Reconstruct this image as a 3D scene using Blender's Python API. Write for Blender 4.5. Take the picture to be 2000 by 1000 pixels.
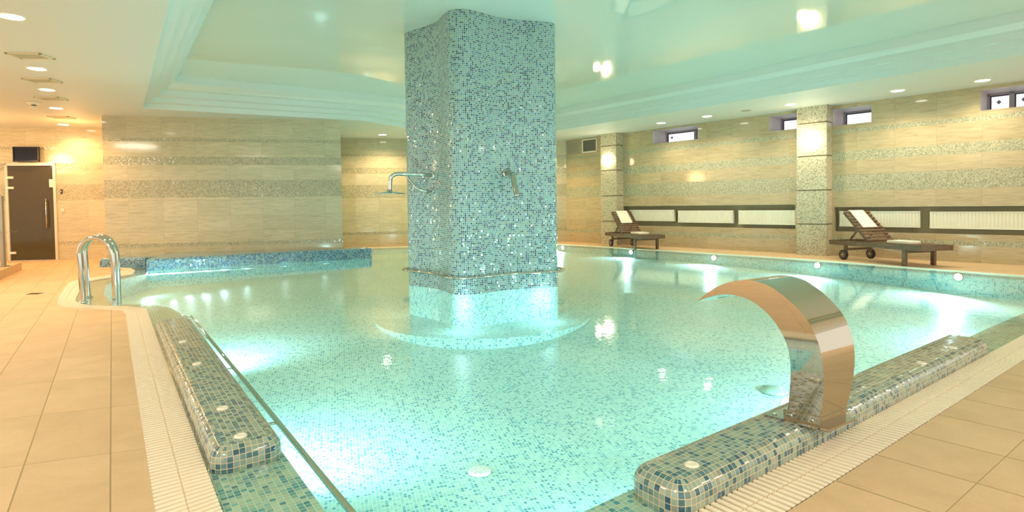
import bpy, bmesh, math, random
from math import sin, cos, pi, radians, hypot, atan2
from mathutils import Vector, Matrix
from mathutils.geometry import tessellate_polygon

random.seed(7)
for o in list(bpy.data.objects):
    bpy.data.objects.remove(o)
SC = bpy.context.scene
COL = SC.collection

# ------------------------------------------------------------------ camera
F, PITCH, ROLL, CY, HC = 1100.0, .0287, -.0137, 433.2, 1.1
fwd = Vector((0, cos(PITCH), -sin(PITCH)))
up0 = Vector((0, sin(PITCH), cos(PITCH)))
rt0 = Vector((1, 0, 0))
RT = cos(ROLL) * rt0 + sin(ROLL) * up0
UP = -sin(ROLL) * rt0 + cos(ROLL) * up0
cd = bpy.data.cameras.new('camera')
cam = bpy.data.objects.new('camera', cd)
COL.objects.link(cam)
cam.matrix_world = Matrix(((RT.x, UP.x, -fwd.x, 0), (RT.y, UP.y, -fwd.y, 0), (RT.z, UP.z, -fwd.z, HC), (0, 0, 0, 1)))
cd.sensor_fit = 'HORIZONTAL'
cd.sensor_width = 36
cd.lens = 36 * F / 2000
cd.shift_x = 0
cd.shift_y = -(500 - CY) / 2000
cd.clip_start = .02
cd.clip_end = 200
SC.camera = cam

# ------------------------------------------------------------------ world, exposure
SC.view_settings.view_transform = 'Standard'
SC.view_settings.look = 'None'
SC.view_settings.gamma = 1
SC.view_settings.use_curve_mapping = False
SC.view_settings.exposure = 1.2
wd = bpy.data.worlds.new('world')
SC.world = wd
wd.use_nodes = True
bg = wd.node_tree.nodes['Background']
bg.inputs[0].default_value = (1.0, .93, .80, 1)
bg.inputs[1].default_value = .62
try:
    SC.cycles.use_denoising = True
    SC.cycles.max_bounces = 10
    SC.cycles.transparent_max_bounces = 12
    SC.cycles.sample_clamp_indirect = 6
    SC.cycles.caustics_reflective = False
    SC.cycles.caustics_refractive = False
except Exception:
    pass

H = 3.025          # soffit height
HT = 3.53          # stretch ceiling height
WZ = -.006         # water level
PF = -.85          # pool floor at its deep end
SLOPE = [(.5, -.85), (4.2, -.80), (5.6, -.66), (7.0, -.48), (9.0, -.33), (12.0, -.23), (17.5, -.17)]


def U(x, y, z=0.0):
    "point of the place at height z that the photograph shows at pixel x, y"
    v = RT * ((x - 1000) / F) - UP * ((y - CY) / F) + fwd
    t = (z - HC) / v.z
    return Vector((v.x * t, v.y * t, z))


NW = Vector((.7500, .6614, 0))     # normal of the right-hand wall
TW = Vector((.6614, -.7500, 0))    # along it, towards the near end
DW = 12.45


def S(x, y, D=DW):
    "s, z on the plane parallel to the right-hand wall at distance D"
    v = RT * ((x - 1000) / F) - UP * ((y - CY) / F) + fwd
    t = D / v.dot(NW)
    p = v * t
    return p.dot(TW), p.z + HC


def WP(s, z, D=DW):
    p = NW * D + TW * s
    return Vector((p.x, p.y, z))


def wallhit(x, y, a, b):
    v = RT * ((x - 1000) / F) - UP * ((y - CY) / F) + fwd
    d = Vector((b[0] - a[0], b[1] - a[1]))
    n = Vector((-d.y, d.x))
    t = (n.x * a[0] + n.y * a[1]) / (n.x * v.x + n.y * v.y)
    p = v * t
    q = Vector((p.x - a[0], p.y - a[1]))
    return q.dot(d.normalized()), p.z + HC


# ------------------------------------------------------------------ lamps of the room and added fill
def lamp(name, kind, loc, energy, color, size=.05, aim=None, spot=None, blend=.6):
    l = bpy.data.lights.new(name, kind)
    l.energy = energy
    l.color = color
    if kind == 'AREA':
        l.shape = 'DISK'
        l.size = size
    else:
        l.shadow_soft_size = size
    if kind == 'SPOT':
        l.spot_size = spot or radians(120)
        l.spot_blend = blend
    o = bpy.data.objects.new(name, l)
    COL.objects.link(o)
    o.location = loc
    if aim is not None:
        o.rotation_euler = (Vector(aim) - Vector(loc)).to_track_quat('-Z', 'Y').to_euler()
    return o


WARM = (1.0, .84, .60)
ORANGE = (1.0, .57, .24)
CYAN = (.60, .97, 1.0)
LEFT_LIGHTS = [(22, 32), (72, 134), (92, 175), (110, 211), (124, 243)]
RIGHT_LIGHTS = [(1291, 240), (1381, 227), (1545, 204), (1753, 177), (1919, 157)]
BACK_LIGHTS = [(747, 263)]
for i, p in enumerate(LEFT_LIGHTS):
    q = U(*p, H)
    lamp('ceiling_spot', 'SPOT', (q.x, q.y, H - .03), 70, ORANGE if i > 1 else (1, .66, .36), .07, (q.x, q.y, 0), radians(150), .7)
for p in RIGHT_LIGHTS:
    q = U(*p, H)
    lamp('ceiling_spot', 'SPOT', (q.x, q.y, H - .03), 42, WARM, .07, (q.x, q.y, 0), radians(150), .7)
for p in BACK_LIGHTS:
    q = U(*p, H)
    lamp('ceiling_spot', 'SPOT', (q.x, q.y, H - .03), 90, (1, .68, .36), .07, (q.x, q.y, 0), radians(150), .7)
# the hidden run of downlights behind the column and along the back wall
for x, y in ((-1.2, 15.3), (.6, 15.7)):
    lamp('ceiling_spot', 'SPOT', (x, y, H - .03), 90, (1, .66, .34), .07, (x, y, 0), radians(150), .7)
# warm tungsten wash of the passage on the left
lamp('passage_lamp', 'POINT', (-11.3, 10.6, 2.4), 55, (1, .56, .24), .25)
lamp('passage_lamp', 'POINT', (-9.3, 12.0, 2.6), 8, (1, .5, .17), .15)
# added fill: unseen soft area lights over the near decks, no fixtures
for x, y, e in ((-8.5, 5.5, 50), (-5.2, 1.2, 48), (-1.5, -1.6, 58), (3.2, -1.0, 55), (7.2, 1.0, 45), (11.0, 5.0, 75)):
    lamp('deck_fill', 'AREA', (x, y, H - .02), e, (1, .87, .72), 1.1, (x, y, 0))
# underwater lamps: pool walls
UNDER = [  # position, watts, aim
    ((-3.25, 5.75, -.32), 62, (-3.5, 8.2, -.85)),
    ((-1.75, 3.75, -.32), 54, (-1.2, 5.2, -.85)),
    ((-.2, 1.95, -.35), 34, (.1, 3.6, -.85)),
    ((.95, 2.65, -.35), 34, (.0, 4.2, -.85)),
    ((3.0, 4.25, -.35), 80, (2.2, 6.0, -.85)),
    ((5.3, 5.95, -.35), 75, (4.3, 7.6, -.85)),
    ((-6.0, 9.2, -.16), 5, (-4.6, 9.2, -.85)),
]
for p, e, a in UNDER:
    lamp('underwater_lamp', 'SPOT', p, e, CYAN, .1, a, radians(160), .8)

# ------------------------------------------------------------------ materials
MATS = {}


class N:
    def __init__(s, name):
        s.m = bpy.data.materials.new(name)
        s.m.use_nodes = True
        s.t = s.m.node_tree
        s.t.nodes.clear()
        s.out = s.t.nodes.new('ShaderNodeOutputMaterial')

    def n(s, typ, ins=None, **kw):
        nd = s.t.nodes.new('ShaderNode' + typ)
        for k, v in kw.items():
            setattr(nd, k, v)
        for k, v in (ins or {}).items():
            if isinstance(v, bpy.types.NodeSocket):
                s.t.links.new(v, nd.inputs[k])
            else:
                nd.inputs[k].default_value = v
        return nd

    def math(s, op, a, b=None, c=None, clamp=False):
        ins = {0: a}
        if b is not None:
            ins[1] = b
        if c is not None:
            ins[2] = c
        nd = s.n('Math', ins, operation=op)
        nd.use_clamp = clamp
        return nd.outputs[0]

    def vmath(s, op, a, b=None, scale=None):
        nd = s.n('VectorMath', {0: a}, operation=op)
        if b is not None:
            if isinstance(b, bpy.types.NodeSocket):
                s.t.links.new(b, nd.inputs[1])
            else:
                nd.inputs[1].default_value = b
        if scale is not None:
            if isinstance(scale, bpy.types.NodeSocket):
                s.t.links.new(scale, nd.inputs['Scale'])
            else:
                nd.inputs['Scale'].default_value = scale
        return nd.outputs['Value'] if op in ('LENGTH', 'DOT_PRODUCT') else nd.outputs['Vector']

    def mix(s, f, a, b, blend='MIX'):
        nd = s.t.nodes.new('ShaderNodeMix')
        nd.data_type = 'RGBA'
        nd.blend_type = blend
        for sock, v in ((nd.inputs[0], f), (nd.inputs[6], a), (nd.inputs[7], b)):
            if isinstance(v, bpy.types.NodeSocket):
                s.t.links.new(v, sock)
            else:
                sock.default_value = v if not isinstance(v, tuple) or len(v) == 4 else v + (1,)
        return nd.outputs[2]

    def ramp(s, f, stops, interp='CONSTANT'):
        nd = s.n('ValToRGB', {0: f})
        cr = nd.color_ramp
        cr.interpolation = interp
        while len(cr.elements) > 1:
            cr.elements.remove(cr.elements[-1])
        cr.elements[0].position = stops[0][0]
        cr.elements[0].color = tuple(stops[0][1]) + (1,)
        for p, c in stops[1:]:
            e = cr.elements.new(p)
            e.color = tuple(c) + (1,)
        return nd.outputs[0]

    def uv(s):
        return s.n('UVMap').outputs[0]

    def finish(s, **kw):
        b = s.n('BsdfPrincipled')
        for k, v in kw.items():
            k = k.replace('_', ' ')
            if isinstance(v, bpy.types.NodeSocket):
                s.t.links.new(v, b.inputs[k])
            else:
                b.inputs[k].default_value = v + (1,) if isinstance(v, tuple) and len(v) == 3 and 'Color' in k else v
        s.t.links.new(b.outputs[0], s.out.inputs[0])
        return s.m


def plain(name, col, rough=.5, metal=0., **kw):
    if name in MATS:
        return MATS[name]
    n = N(name)
    MATS[name] = n.finish(Base_Color=col, Roughness=rough, Metallic=metal, **kw)
    return MATS[name]


def emit(name, col, st):
    n = N(name)
    e = n.n('Emission', {0: col + (1,), 1: st})
    n.t.links.new(e.outputs[0], n.out.inputs[0])
    return n.m


def tile_cells(n, uvsock, tw, th):
    "returns cell id vector, distance-to-joint in metres"
    sep = n.n('SeparateXYZ', {0: uvsock})
    u = n.math('DIVIDE', sep.outputs[0], tw)
    v = n.math('DIVIDE', sep.outputs[1], th)
    fu, fv = n.math('FLOOR', u), n.math('FLOOR', v)
    cell = n.n('CombineXYZ', {0: fu, 1: fv, 2: 0.0}).outputs[0]
    du = n.math('SUBTRACT', u, fu)
    dv = n.math('SUBTRACT', v, fv)
    eu = n.math('MULTIPLY', n.math('MINIMUM', du, n.math('SUBTRACT', 1.0, du)), tw)
    ev = n.math('MULTIPLY', n.math('MINIMUM', dv, n.math('SUBTRACT', 1.0, dv)), th)
    return cell, n.math('MINIMUM', eu, ev), sep


def mosaic(name, stops, grout, tile=.025, joint=.0014, rough=.12, tilt=.06, coat=.3, var=.18):
    n = N(name)
    cell, e, sep = tile_cells(n, n.uv(), tile, tile)
    wn = n.n('TexWhiteNoise', {'Vector': cell}, noise_dimensions='3D')
    big = n.n('TexNoise', {'Vector': n.uv(), 'Scale': 3.0, 'Detail': 2.0})
    val = n.math('ADD', wn.outputs['Value'], n.math('MULTIPLY', n.math('SUBTRACT', big.outputs[0], .5), .25), clamp=True)
    col = n.ramp(val, stops)
    off = n.vmath('ADD', cell, (37.2, 11.7, 5.1))
    wn2 = n.n('TexWhiteNoise', {'Vector': off}, noise_dimensions='3D')
    br = n.math('ADD', 1.0 - var / 2, n.math('MULTIPLY', wn2.outputs['Value'], var))
    col = n.mix(1.0, col, n.n('CombineColor', {0: br, 1: br, 2: br}).outputs[0], 'MULTIPLY')
    g = n.math('LESS_THAN', e, joint)
    col = n.mix(g, col, grout)
    geo = n.n('NewGeometry')
    tv = n.vmath('SCALE', n.vmath('SUBTRACT', wn2.outputs['Color'], (.5, .5, .5)), scale=n.math('MULTIPLY', n.math('SUBTRACT', 1.0, g), tilt * 2))
    nor = n.vmath('NORMALIZE', n.vmath('ADD', geo.outputs['Normal'], tv))
    ro = n.math('ADD', rough, n.math('MULTIPLY', g, .5))
    MATS[name] = n.finish(Base_Color=col, Roughness=ro, Normal=nor, Coat_Weight=coat, Coat_Roughness=.06, Coat_Normal=nor)
    return MATS[name]


BENCH = mosaic('bench_mosaic', [(0, (.03, .11, .17)), (.12, (.06, .16, .19)), (.25, (.13, .23, .23)), (.40, (.22, .32, .28)),
                                (.62, (.27, .37, .31)), (.82, (.31, .37, .30)), (.95, (.24, .27, .23))], (.62, .52, .33), joint=.0013, tilt=.05)
APRON = mosaic('apron_mosaic', [(0, (.04, .20, .28)), (.12, (.08, .28, .33)), (.25, (.20, .40, .38)), (.42, (.34, .50, .43)),
                                (.70, (.42, .54, .45)), (.92, (.32, .46, .42))], (.66, .62, .45), joint=.0013, tilt=.03)
COLM = mosaic('column_mosaic', [(0, (.006, .02, .07)), (.13, (.02, .06, .20)), (.21, (.06, .15, .22)), (.34, (.17, .30, .31)),
                                (.55, (.23, .37, .35)), (.75, (.20, .35, .38)), (.93, (.26, .33, .22))], (.42, .56, .50), joint=.0028, tilt=.16, rough=.10, coat=.5)
LEDGEM = mosaic('ledge_mosaic', [(0, (.03, .10, .26)), (.2, (.06, .20, .42)), (.4, (.14, .34, .50)), (.65, (.22, .42, .50)), (.85, (.30, .46, .46))],
                (.40, .55, .56), joint=.0016)
POOLM = mosaic('pool_mosaic', [(0, (.08, .38, .50)), (.10, (.18, .54, .62)), (.22, (.34, .70, .72)), (.45, (.44, .79, .76)),
                               (.75, (.52, .85, .80)), (.93, (.46, .78, .78))], (.74, .93, .86), joint=.0022, rough=.35, tilt=.01, coat=0, var=.12)
SPECK = mosaic('pilaster_speckle', [(0, (.22, .19, .12)), (.15, (.36, .33, .22)), (.35, (.54, .46, .32)), (.6, (.66, .56, .40)), (.85, (.48, .48, .34))],
               (.62, .55, .38), tile=.02, joint=.0018, rough=.3, tilt=.05, coat=.1)


def stonewall(name, bands, tw=.64, th=.325, base=(.58, .525, .355), z0=0.):
    n = N(name)
    uv = n.uv()
    cell, e, sep = tile_cells(n, uv, tw, th)
    wn = n.n('TexWhiteNoise', {'Vector': cell}, noise_dimensions='3D')
    stretch = n.n('Mapping', {0: uv, 3: (2.2, 20, 1)}).outputs[0]
    shifted = n.vmath('ADD', stretch, n.vmath('SCALE', wn.outputs['Color'], scale=7.0))
    st = n.n('TexNoise', {'Vector': shifted, 'Scale': 1.6, 'Detail': 6.0, 'Roughness': .62, 'Distortion': .8})
    b2 = tuple(c * .80 for c in base)
    b3 = tuple(min(1, c * 1.12) for c in base)
    col = n.ramp(st.outputs[0], [(.30, b2), (.5, base), (.70, b3)], 'LINEAR')
    br = n.math('ADD', .93, n.math('MULTIPLY', wn.outputs['Value'], .12))
    col = n.mix(1.0, col, n.n('CombineColor', {0: br, 1: br, 2: br}).outputs[0], 'MULTIPLY')
    col = n.mix(n.math('LESS_THAN', e, .0022), col, tuple(c * .74 for c in base))
    # mosaic bands
    mc, me, msep = tile_cells(n, uv, .015, .015)
    mw = n.n('TexWhiteNoise', {'Vector': mc}, noise_dimensions='3D')
    mcol = n.ramp(mw.outputs['Value'], [(0, (.22, .23, .15)), (.16, (.34, .34, .23)), (.42, (.48, .44, .29)), (.75, (.58, .53, .36)), (.93, (.36, .38, .28))])
    mcol = n.mix(n.math('LESS_THAN', me, .0012), mcol, (.52, .46, .31))
    mask = None
    for a, b in bands:
        k = n.math('MULTIPLY', n.math('GREATER_THAN', sep.outputs[1], a), n.math('LESS_THAN', sep.outputs[1], b))
        mask = k if mask is None else n.math('ADD', mask, k)
    col = n.mix(mask, col, mcol)
    geo = n.n('NewGeometry')
    tv = n.vmath('SCALE', n.vmath('SUBTRACT', mw.outputs['Color'], (.5, .5, .5)), scale=n.math('MULTIPLY', mask, .16))
    nor = n.vmath('NORMALIZE', n.vmath('ADD', geo.outputs['Normal'], tv))
    MATS[name] = n.finish(Base_Color=col, Roughness=.09, Normal=nor, Specular_IOR_Level=.5)
    return MATS[name]


STONE = stonewall('wall_stone', [(2.52, 2.59), (2.04, 2.21), (1.36, 1.73), (.34, .42)])
STONE_R = stonewall('wall_stone_right', [(2.45, 2.53), (1.90, 2.09), (1.30, 1.62), (.29, .38)], base=(.53, .425, .26))


def floor_mat():
    n = N('floor_tile')
    uv = n.uv()
    sep = n.n('SeparateXYZ', {0: uv})
    u, v = sep.outputs[0], sep.outputs[1]
    fu, fv = n.math('FLOOR', u), n.math('FLOOR', v)
    du, dv = n.math('SUBTRACT', u, fu), n.math('SUBTRACT', v, fv)
    eu = n.math('MULTIPLY', n.math('MINIMUM', du, n.math('SUBTRACT', 1.0, du)), .33)
    ev = n.math('MULTIPLY', n.math('MINIMUM', dv, n.math('SUBTRACT', 1.0, dv)), .68)
    g = n.math('MAXIMUM', n.math('LESS_THAN', eu, .0032), n.math('LESS_THAN', ev, .0018))
    cell = n.n('CombineXYZ', {0: fu, 1: fv, 2: 0.0}).outputs[0]
    wn = n.n('TexWhiteNoise', {'Vector': cell}, noise_dimensions='3D')
    geo = n.n('NewGeometry')
    p = n.vmath('ADD', geo.outputs['Position'], n.vmath('SCALE', wn.outputs['Color'], scale=9.0))
    no = n.n('TexNoise', {'Vector': p, 'Scale': 3.2, 'Detail': 6.0, 'Roughness': .6, 'Distortion': .6})
    fi = n.n('TexNoise', {'Vector': p, 'Scale': 70.0, 'Detail': 2.0})
    col = n.ramp(no.outputs[0], [(.3, (.60, .42, .24)), (.55, (.67, .475, .28)), (.75, (.72, .52, .315))], 'LINEAR')
    br = n.math('ADD', .95, n.math('MULTIPLY', wn.outputs['Value'], .06))
    br = n.math('ADD', br, n.math('MULTIPLY', n.math('SUBTRACT', fi.outputs[0], .5), .12))
    col = n.mix(1.0, col, n.n('CombineColor', {0: br, 1: br, 2: br}).outputs[0], 'MULTIPLY')
    col = n.mix(g, col, (.34, .25, .12))
    bm = n.n('Bump', {'Height': fi.outputs[0], 'Strength': .15, 'Distance': .002})
    return n.finish(Base_Color=col, Roughness=.55, Normal=bm.outputs[0], Specular_IOR_Level=.3)


FLOORM = floor_mat()
CREAM = plain('soffit_paint', (.70, .73, .68), .6)
STEPM = plain('cornice_pool_tint', (.72, .80, .76), .45)  # white moulding; teal light from the pool is put into its colour
WHITEP = plain('white_plastic', (.85, .80, .68), .35)
GRATEM = plain('grate_plastic', (.93, .82, .64), .4)
DARKCH = plain('dark_channel', (.035, .025, .015), .8)
CHROME = plain('chrome', (.60, .62, .58), .06, 1.)
STEEL = plain('polished_steel', (.52, .49, .42), .03, 1.)
BLACK = plain('black_plastic', (.012, .012, .014), .25)
SCREEN = plain('dark_screen', (.01, .012, .02), .08)
TOWELM = plain('towel_cloth', (.92, .88, .74), .95)
RUBBER = plain('black_rubber', (.02, .02, .03), .6)
BRASS = plain('brass', (.8, .6, .2), .3, 1.)
RADM = plain('radiator_enamel', (.86, .84, .70), .4)
REVEAL = plain('window_reveal_paint', (.66, .60, .58), .5)
FRAMEM = plain('window_frame_grey', (.42, .40, .42), .4)
DFRAME = plain('window_gasket_dark', (.05, .05, .06), .5)
NICHEM = plain('niche_plaster', (.42, .36, .22), .7)
SEALM = plain('door_frame_metal', (.78, .66, .46), .3, .4)
GRILLEM = plain('grille_brown', (.48, .40, .30), .5)
GRILLED = plain('grille_dark', (.08, .065, .04), .7)
STRIPM = plain('edge_strip_white', (.88, .82, .66), .4)


def stretch_mat():
    n = N('stretch_ceiling_film')
    geo = n.n('NewGeometry')
    no = n.n('TexNoise', {'Vector': geo.outputs['Position'], 'Scale': .9, 'Detail': 2.0})
    bm = n.n('Bump', {'Height': no.outputs[0], 'Strength': .25, 'Distance': .02})
    return n.finish(Base_Color=(.68, .79, .71), Roughness=.05, Normal=bm.outputs[0], Specular_IOR_Level=.5, Coat_Weight=.15, Coat_Roughness=.03)


FILM = stretch_mat()


def water_mat():
    n = N('pool_water')
    geo = n.n('NewGeometry')
    n1 = n.n('TexNoise', {'Vector': geo.outputs['Position'], 'Scale': 9.0, 'Detail': 3.0, 'Roughness': .6})
    n2 = n.n('TexNoise', {'Vector': geo.outputs['Position'], 'Scale': 45.0, 'Detail': 2.0})
    h = n.math('ADD', n1.outputs[0], n.math('MULTIPLY', n2.outputs[0], .12))
    bm = n.n('Bump', {'Height': h, 'Strength': .25, 'Distance': .004})
    ior = n.math('ADD', 1.36, n.math('MULTIPLY', geo.outputs['Backfacing'], 1 / 1.36 - 1.36))
    fr = n.n('Fresnel', {'IOR': ior, 'Normal': bm.outputs[0]})
    tr = n.n('BsdfTransparent', {0: (.91, .99, .965, 1)})
    gl = n.n('BsdfGlossy', {0: (.95, 1, .97, 1), 'Roughness': .02, 'Normal': bm.outputs[0]})
    mx = n.n('MixShader', {0: fr.outputs[0], 1: tr.outputs[0], 2: gl.outputs[0]})
    n.t.links.new(mx.outputs[0], n.out.inputs[0])
    return n.m


WATER = water_mat()


def wood_mat():
    n = N('dark_wood')
    tc = n.n('TexCoord')
    mp = n.n('Mapping', {0: tc.outputs['Object'], 3: (3, 30, 30)})
    no = n.n('TexNoise', {'Vector': mp.outputs[0], 'Scale': 2.0, 'Detail': 4.0})
    col = n.ramp(no.outputs[0], [(.3, (.085, .045, .025)), (.6, (.17, .10, .055)), (.8, (.24, .15, .08))], 'LINEAR')
    return n.finish(Base_Color=col, Roughness=.45)


WOOD = wood_mat()


def glass_dark():
    n = N('smoked_glass')
    return n.finish(Base_Color=(.085, .070, .035), Roughness=.06, Specular_IOR_Level=.25)


SMOKED = glass_dark()
GLASS = None
_n = N('clear_glass')
_fr = _n.n('Fresnel', {'IOR': 1.45})
_tr = _n.n('BsdfTransparent', {0: (.86, .92, .86, 1)})
_gl = _n.n('BsdfGlossy', {0: (1, 1, 1, 1), 'Roughness': .02})
_mx = _n.n('MixShader', {0: _fr.outputs[0], 1: _tr.outputs[0], 2: _gl.outputs[0]})
_n.t.links.new(_mx.outputs[0], _n.out.inputs[0])
GLASS = _n.m
LAMPM = emit('lamp_glow', (1, .93, .82), 9.0)
GLOBEM = emit('globe_glow', (1, .90, .70), 6.0)
UNDERM = emit('underwater_glow', (.85, 1, .96), 7.0)
PANEM = emit('frosted_daylight', (.90, .88, 1.0), .55)
LEDM = emit('indicator_glow', (.9, 1, .8), 1.2)


# ------------------------------------------------------------------ mesh helpers
class MB:
    def __init__(s):
        s.v, s.f, s.uv, s.mi, s.sm = [], [], [], [], []
        s.mats = []
        s.cur = 0
        s.smooth = False

    def mat(s, m):
        if m not in s.mats:
            s.mats.append(m)
        s.cur = s.mats.index(m)
        return s

    def face(s, pts, uvs=None):
        b = len(s.v)
        s.v += [tuple(p) for p in pts]
        s.f.append(tuple(range(b, b + len(pts))))
        s.uv.append(uvs or [(p[0], p[1]) for p in pts])
        s.mi.append(s.cur)
        s.sm.append(s.smooth)

    def box(s, c, d, M=None):
        "box centred at c with full sizes d"
        x, y, z = d[0] / 2, d[1] / 2, d[2] / 2
        P = [Vector((c[0] + i * x, c[1] + j * y, c[2] + k * z)) for i in (-1, 1) for j in (-1, 1) for k in (-1, 1)]
        if M is not None:
            P = [M @ p for p in P]
        for q in ((0, 1, 3, 2), (4, 6, 7, 5), (0, 4, 5, 1), (2, 3, 7, 6), (0, 2, 6, 4), (1, 5, 7, 3)):
            s.face([P[i] for i in q], [(0, 0), (1, 0), (1, 1), (0, 1)])

    def bar(s, a, b, w, h, up=(0, 0, 1)):
        a, b = Vector(a), Vector(b)
        d = b - a
        z = d.normalized()
        x = Vector(up).cross(z)
        if x.length < 1e-4:
            x = Vector((1, 0, 0))
        x.normalize()
        y = z.cross(x)
        M = Matrix.Translation((a + b) / 2) @ Matrix((x, y, z)).transposed().to_4x4()
        s.box((0, 0, 0), (w, h, d.length), M)

    def tube(s, pts, r, n=12, closed=False, caps=True):
        pts = [Vector(p) for p in pts]
        k = len(pts)
        rings = []
        prev = None
        for i, p in enumerate(pts):
            if closed:
                d = pts[(i + 1) % k] - pts[i - 1]
            else:
                d = pts[min(i + 1, k - 1)] - pts[max(i - 1, 0)]
            d.normalize()
            if prev is None:
                x = d.cross(Vector((0, 0, 1)))
                if x.length < 1e-3:
                    x = d.cross(Vector((1, 0, 0)))
                x.normalize()
            else:
                x = prev - d * prev.dot(d)
                x.normalize()
            prev = x
            y = d.cross(x)
            rr = r[i] if isinstance(r, (list, tuple)) else r
            rings.append([p + (x * cos(2 * pi * j / n) + y * sin(2 * pi * j / n)) * rr for j in range(n)])
        sm = s.smooth
        s.smooth = True
        for i in range(k if closed else k - 1):
            A, B = rings[i], rings[(i + 1) % k]
            for j in range(n):
                s.face([A[j], A[(j + 1) % n], B[(j + 1) % n], B[j]])
        s.smooth = sm
        if caps and not closed:
            s.face(list(reversed(rings[0])))
            s.face(rings[-1])

    def lathe(s, prof, c, n=24, axis=(0, 0, 1)):
        "prof: list of (r, h) revolved about axis at c"
        ax = Vector(axis).normalized()
        x = ax.cross(Vector((0, 1, 0)))
        if x.length < 1e-3:
            x = ax.cross(Vector((1, 0, 0)))
        x.normalize()
        y = ax.cross(x)
        c = Vector(c)
        R = [[c + ax * h + (x * cos(2 * pi * j / n) + y * sin(2 * pi * j / n)) * r for j in range(n)] for r, h in prof]
        sm = s.smooth
        s.smooth = True
        for A, B in zip(R, R[1:]):
            for j in range(n):
                s.face([A[j], A[(j + 1) % n], B[(j + 1) % n], B[j]])
        s.smooth = sm
        s.face(list(reversed(R[0])))
        s.face(R[-1])

    def poly(s, outer, holes=(), z=0., uvf=None, flip=False):
        loops = [[Vector((p[0], p[1], z)) for p in l] for l in [outer] + list(holes)]
        allp = [p for l in loops for p in l]
        for t in tessellate_polygon(loops):
            tri = [allp[i] for i in t]
            nz = (tri[1] - tri[0]).cross(tri[2] - tri[0]).z
            if (nz < 0) != flip:
                tri.reverse()
            s.face(tri, [uvf(p) if uvf else (p.x, p.y) for p in tri])

    def build(s, name, parent=None, mat=None, merge=True):
        me = bpy.data.meshes.new(name)
        if mat is not None:
            s.mats = [mat]
            s.mi = [0] * len(s.f)
        me.from_pydata(s.v, [], s.f)
        ul = me.uv_layers.new(name='UVMap')
        k = 0
        for u in s.uv:
            for q in u:
                ul.data[k].uv = q
                k += 1
        for m in s.mats:
            me.materials.append(m)
        for p, i, sm in zip(me.polygons, s.mi, s.sm):
            p.material_index = i
            p.use_smooth = sm
        if merge:
            bm = bmesh.new()
            bm.from_mesh(me)
            bmesh.ops.remove_doubles(bm, verts=bm.verts, dist=1e-5)
            bm.to_mesh(me)
            bm.free()
        me.update()
        o = bpy.data.objects.new(name, me)
        COL.objects.link(o)
        if parent is not None:
            o.parent = parent
        return o


def thing(name, label, cat, loc=(0, 0, 0), rz=0., group=None):
    o = bpy.data.objects.new(name, None)
    o.empty_display_size = .1
    COL.objects.link(o)
    o.location = loc
    o.rotation_euler = (0, 0, rz)
    return tag(o, label, cat, group)


def tag(o, label, cat, group=None, kind=None):
    o['label'] = label
    o['category'] = cat
    if group:
        o['group'] = group
    if kind:
        o['kind'] = kind
    return o


def struct(o):
    o['kind'] = 'structure'
    return o


def catmull(P, n=8, closed=False):
    P = [Vector(p) for p in P]
    out = []
    k = len(P)
    for i in range(k if closed else k - 1):
        if closed:
            a, b, c, d = P[i - 1], P[i], P[(i + 1) % k], P[(i + 2) % k]
        else:
            a, b, c, d = P[max(i - 1, 0)], P[i], P[i + 1], P[min(i + 2, k - 1)]
        for j in range(n):
            t = j / n
            out.append(.5 * ((2 * b) + (c - a) * t + (2 * a - 5 * b + 4 * c - d) * t * t + (3 * b - a - 3 * c + d) * t ** 3))
    if not closed:
        out.append(P[-1])
    return out


def dup(root):
    r = root.copy()
    COL.objects.link(r)
    for ch in root.children:
        c = ch.copy()
        COL.objects.link(c)
        c.parent = r
        for g in ch.children:
            d = g.copy()
            COL.objects.link(d)
            d.parent = c
    return r


# ------------------------------------------------------------------ outlines on the ground plane
LO = Vector((-3.256, 5.103))
LX = Vector((.5815, -.8135))
LY = Vector((.8135, .5815))
RO = Vector((.649, 1.986))
RX = Vector((.807, .590))
RY = Vector((-.590, .807))


def Lp(x, y):
    p = LO + LX * x + LY * y
    return (p.x, p.y)


def Rp(x, y):
    p = RO + RX * x + RY * y
    return (p.x, p.y)


COR_OUT = (-.509, .892)
COR_IN = (-.458, 1.168)
COR_POOL = (-.371, 1.567)
gutL = [(COR_OUT, COR_IN), (Lp(3.4, -.212), Lp(3.4, -.012)), (Lp(1, -.212), Lp(1, -.012)), (Lp(-1.15, -.205), Lp(-1.12, -.008)),
        ((-4.303, 6.18), (-4.13, 6.31)), ((-4.462, 6.238), (-4.45, 6.47)), ((-4.919, 6.366), (-4.95, 6.565)),
        ((-5.267, 6.539), (-5.20, 6.72)), ((-5.503, 6.765), (-5.40, 6.92)), ((-5.921, 7.319), (-5.62, 7.22)),
        ((-6.4, 8.0), (-5.98, 7.74)), ((-6.788, 8.559), (-6.441, 8.441)), ((-6.983, 8.899), (-6.70, 8.83)),
        ((-7.006, 9.087), (-6.735, 9.05)), ((-6.973, 9.31), (-6.68, 9.3)), ((-6.95, 9.827), (-6.62, 9.75)),
        ((-7.3, 10.55), (-6.95, 10.35)), ((-7.65, 10.95), (-7.34, 10.80))]
REND = 8.35
gutR = [(COR_OUT, COR_IN), (Rp(0, -.195), Rp(0, -.002)), (Rp(REND + .2, -.195), Rp(REND, -.002))]
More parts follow.
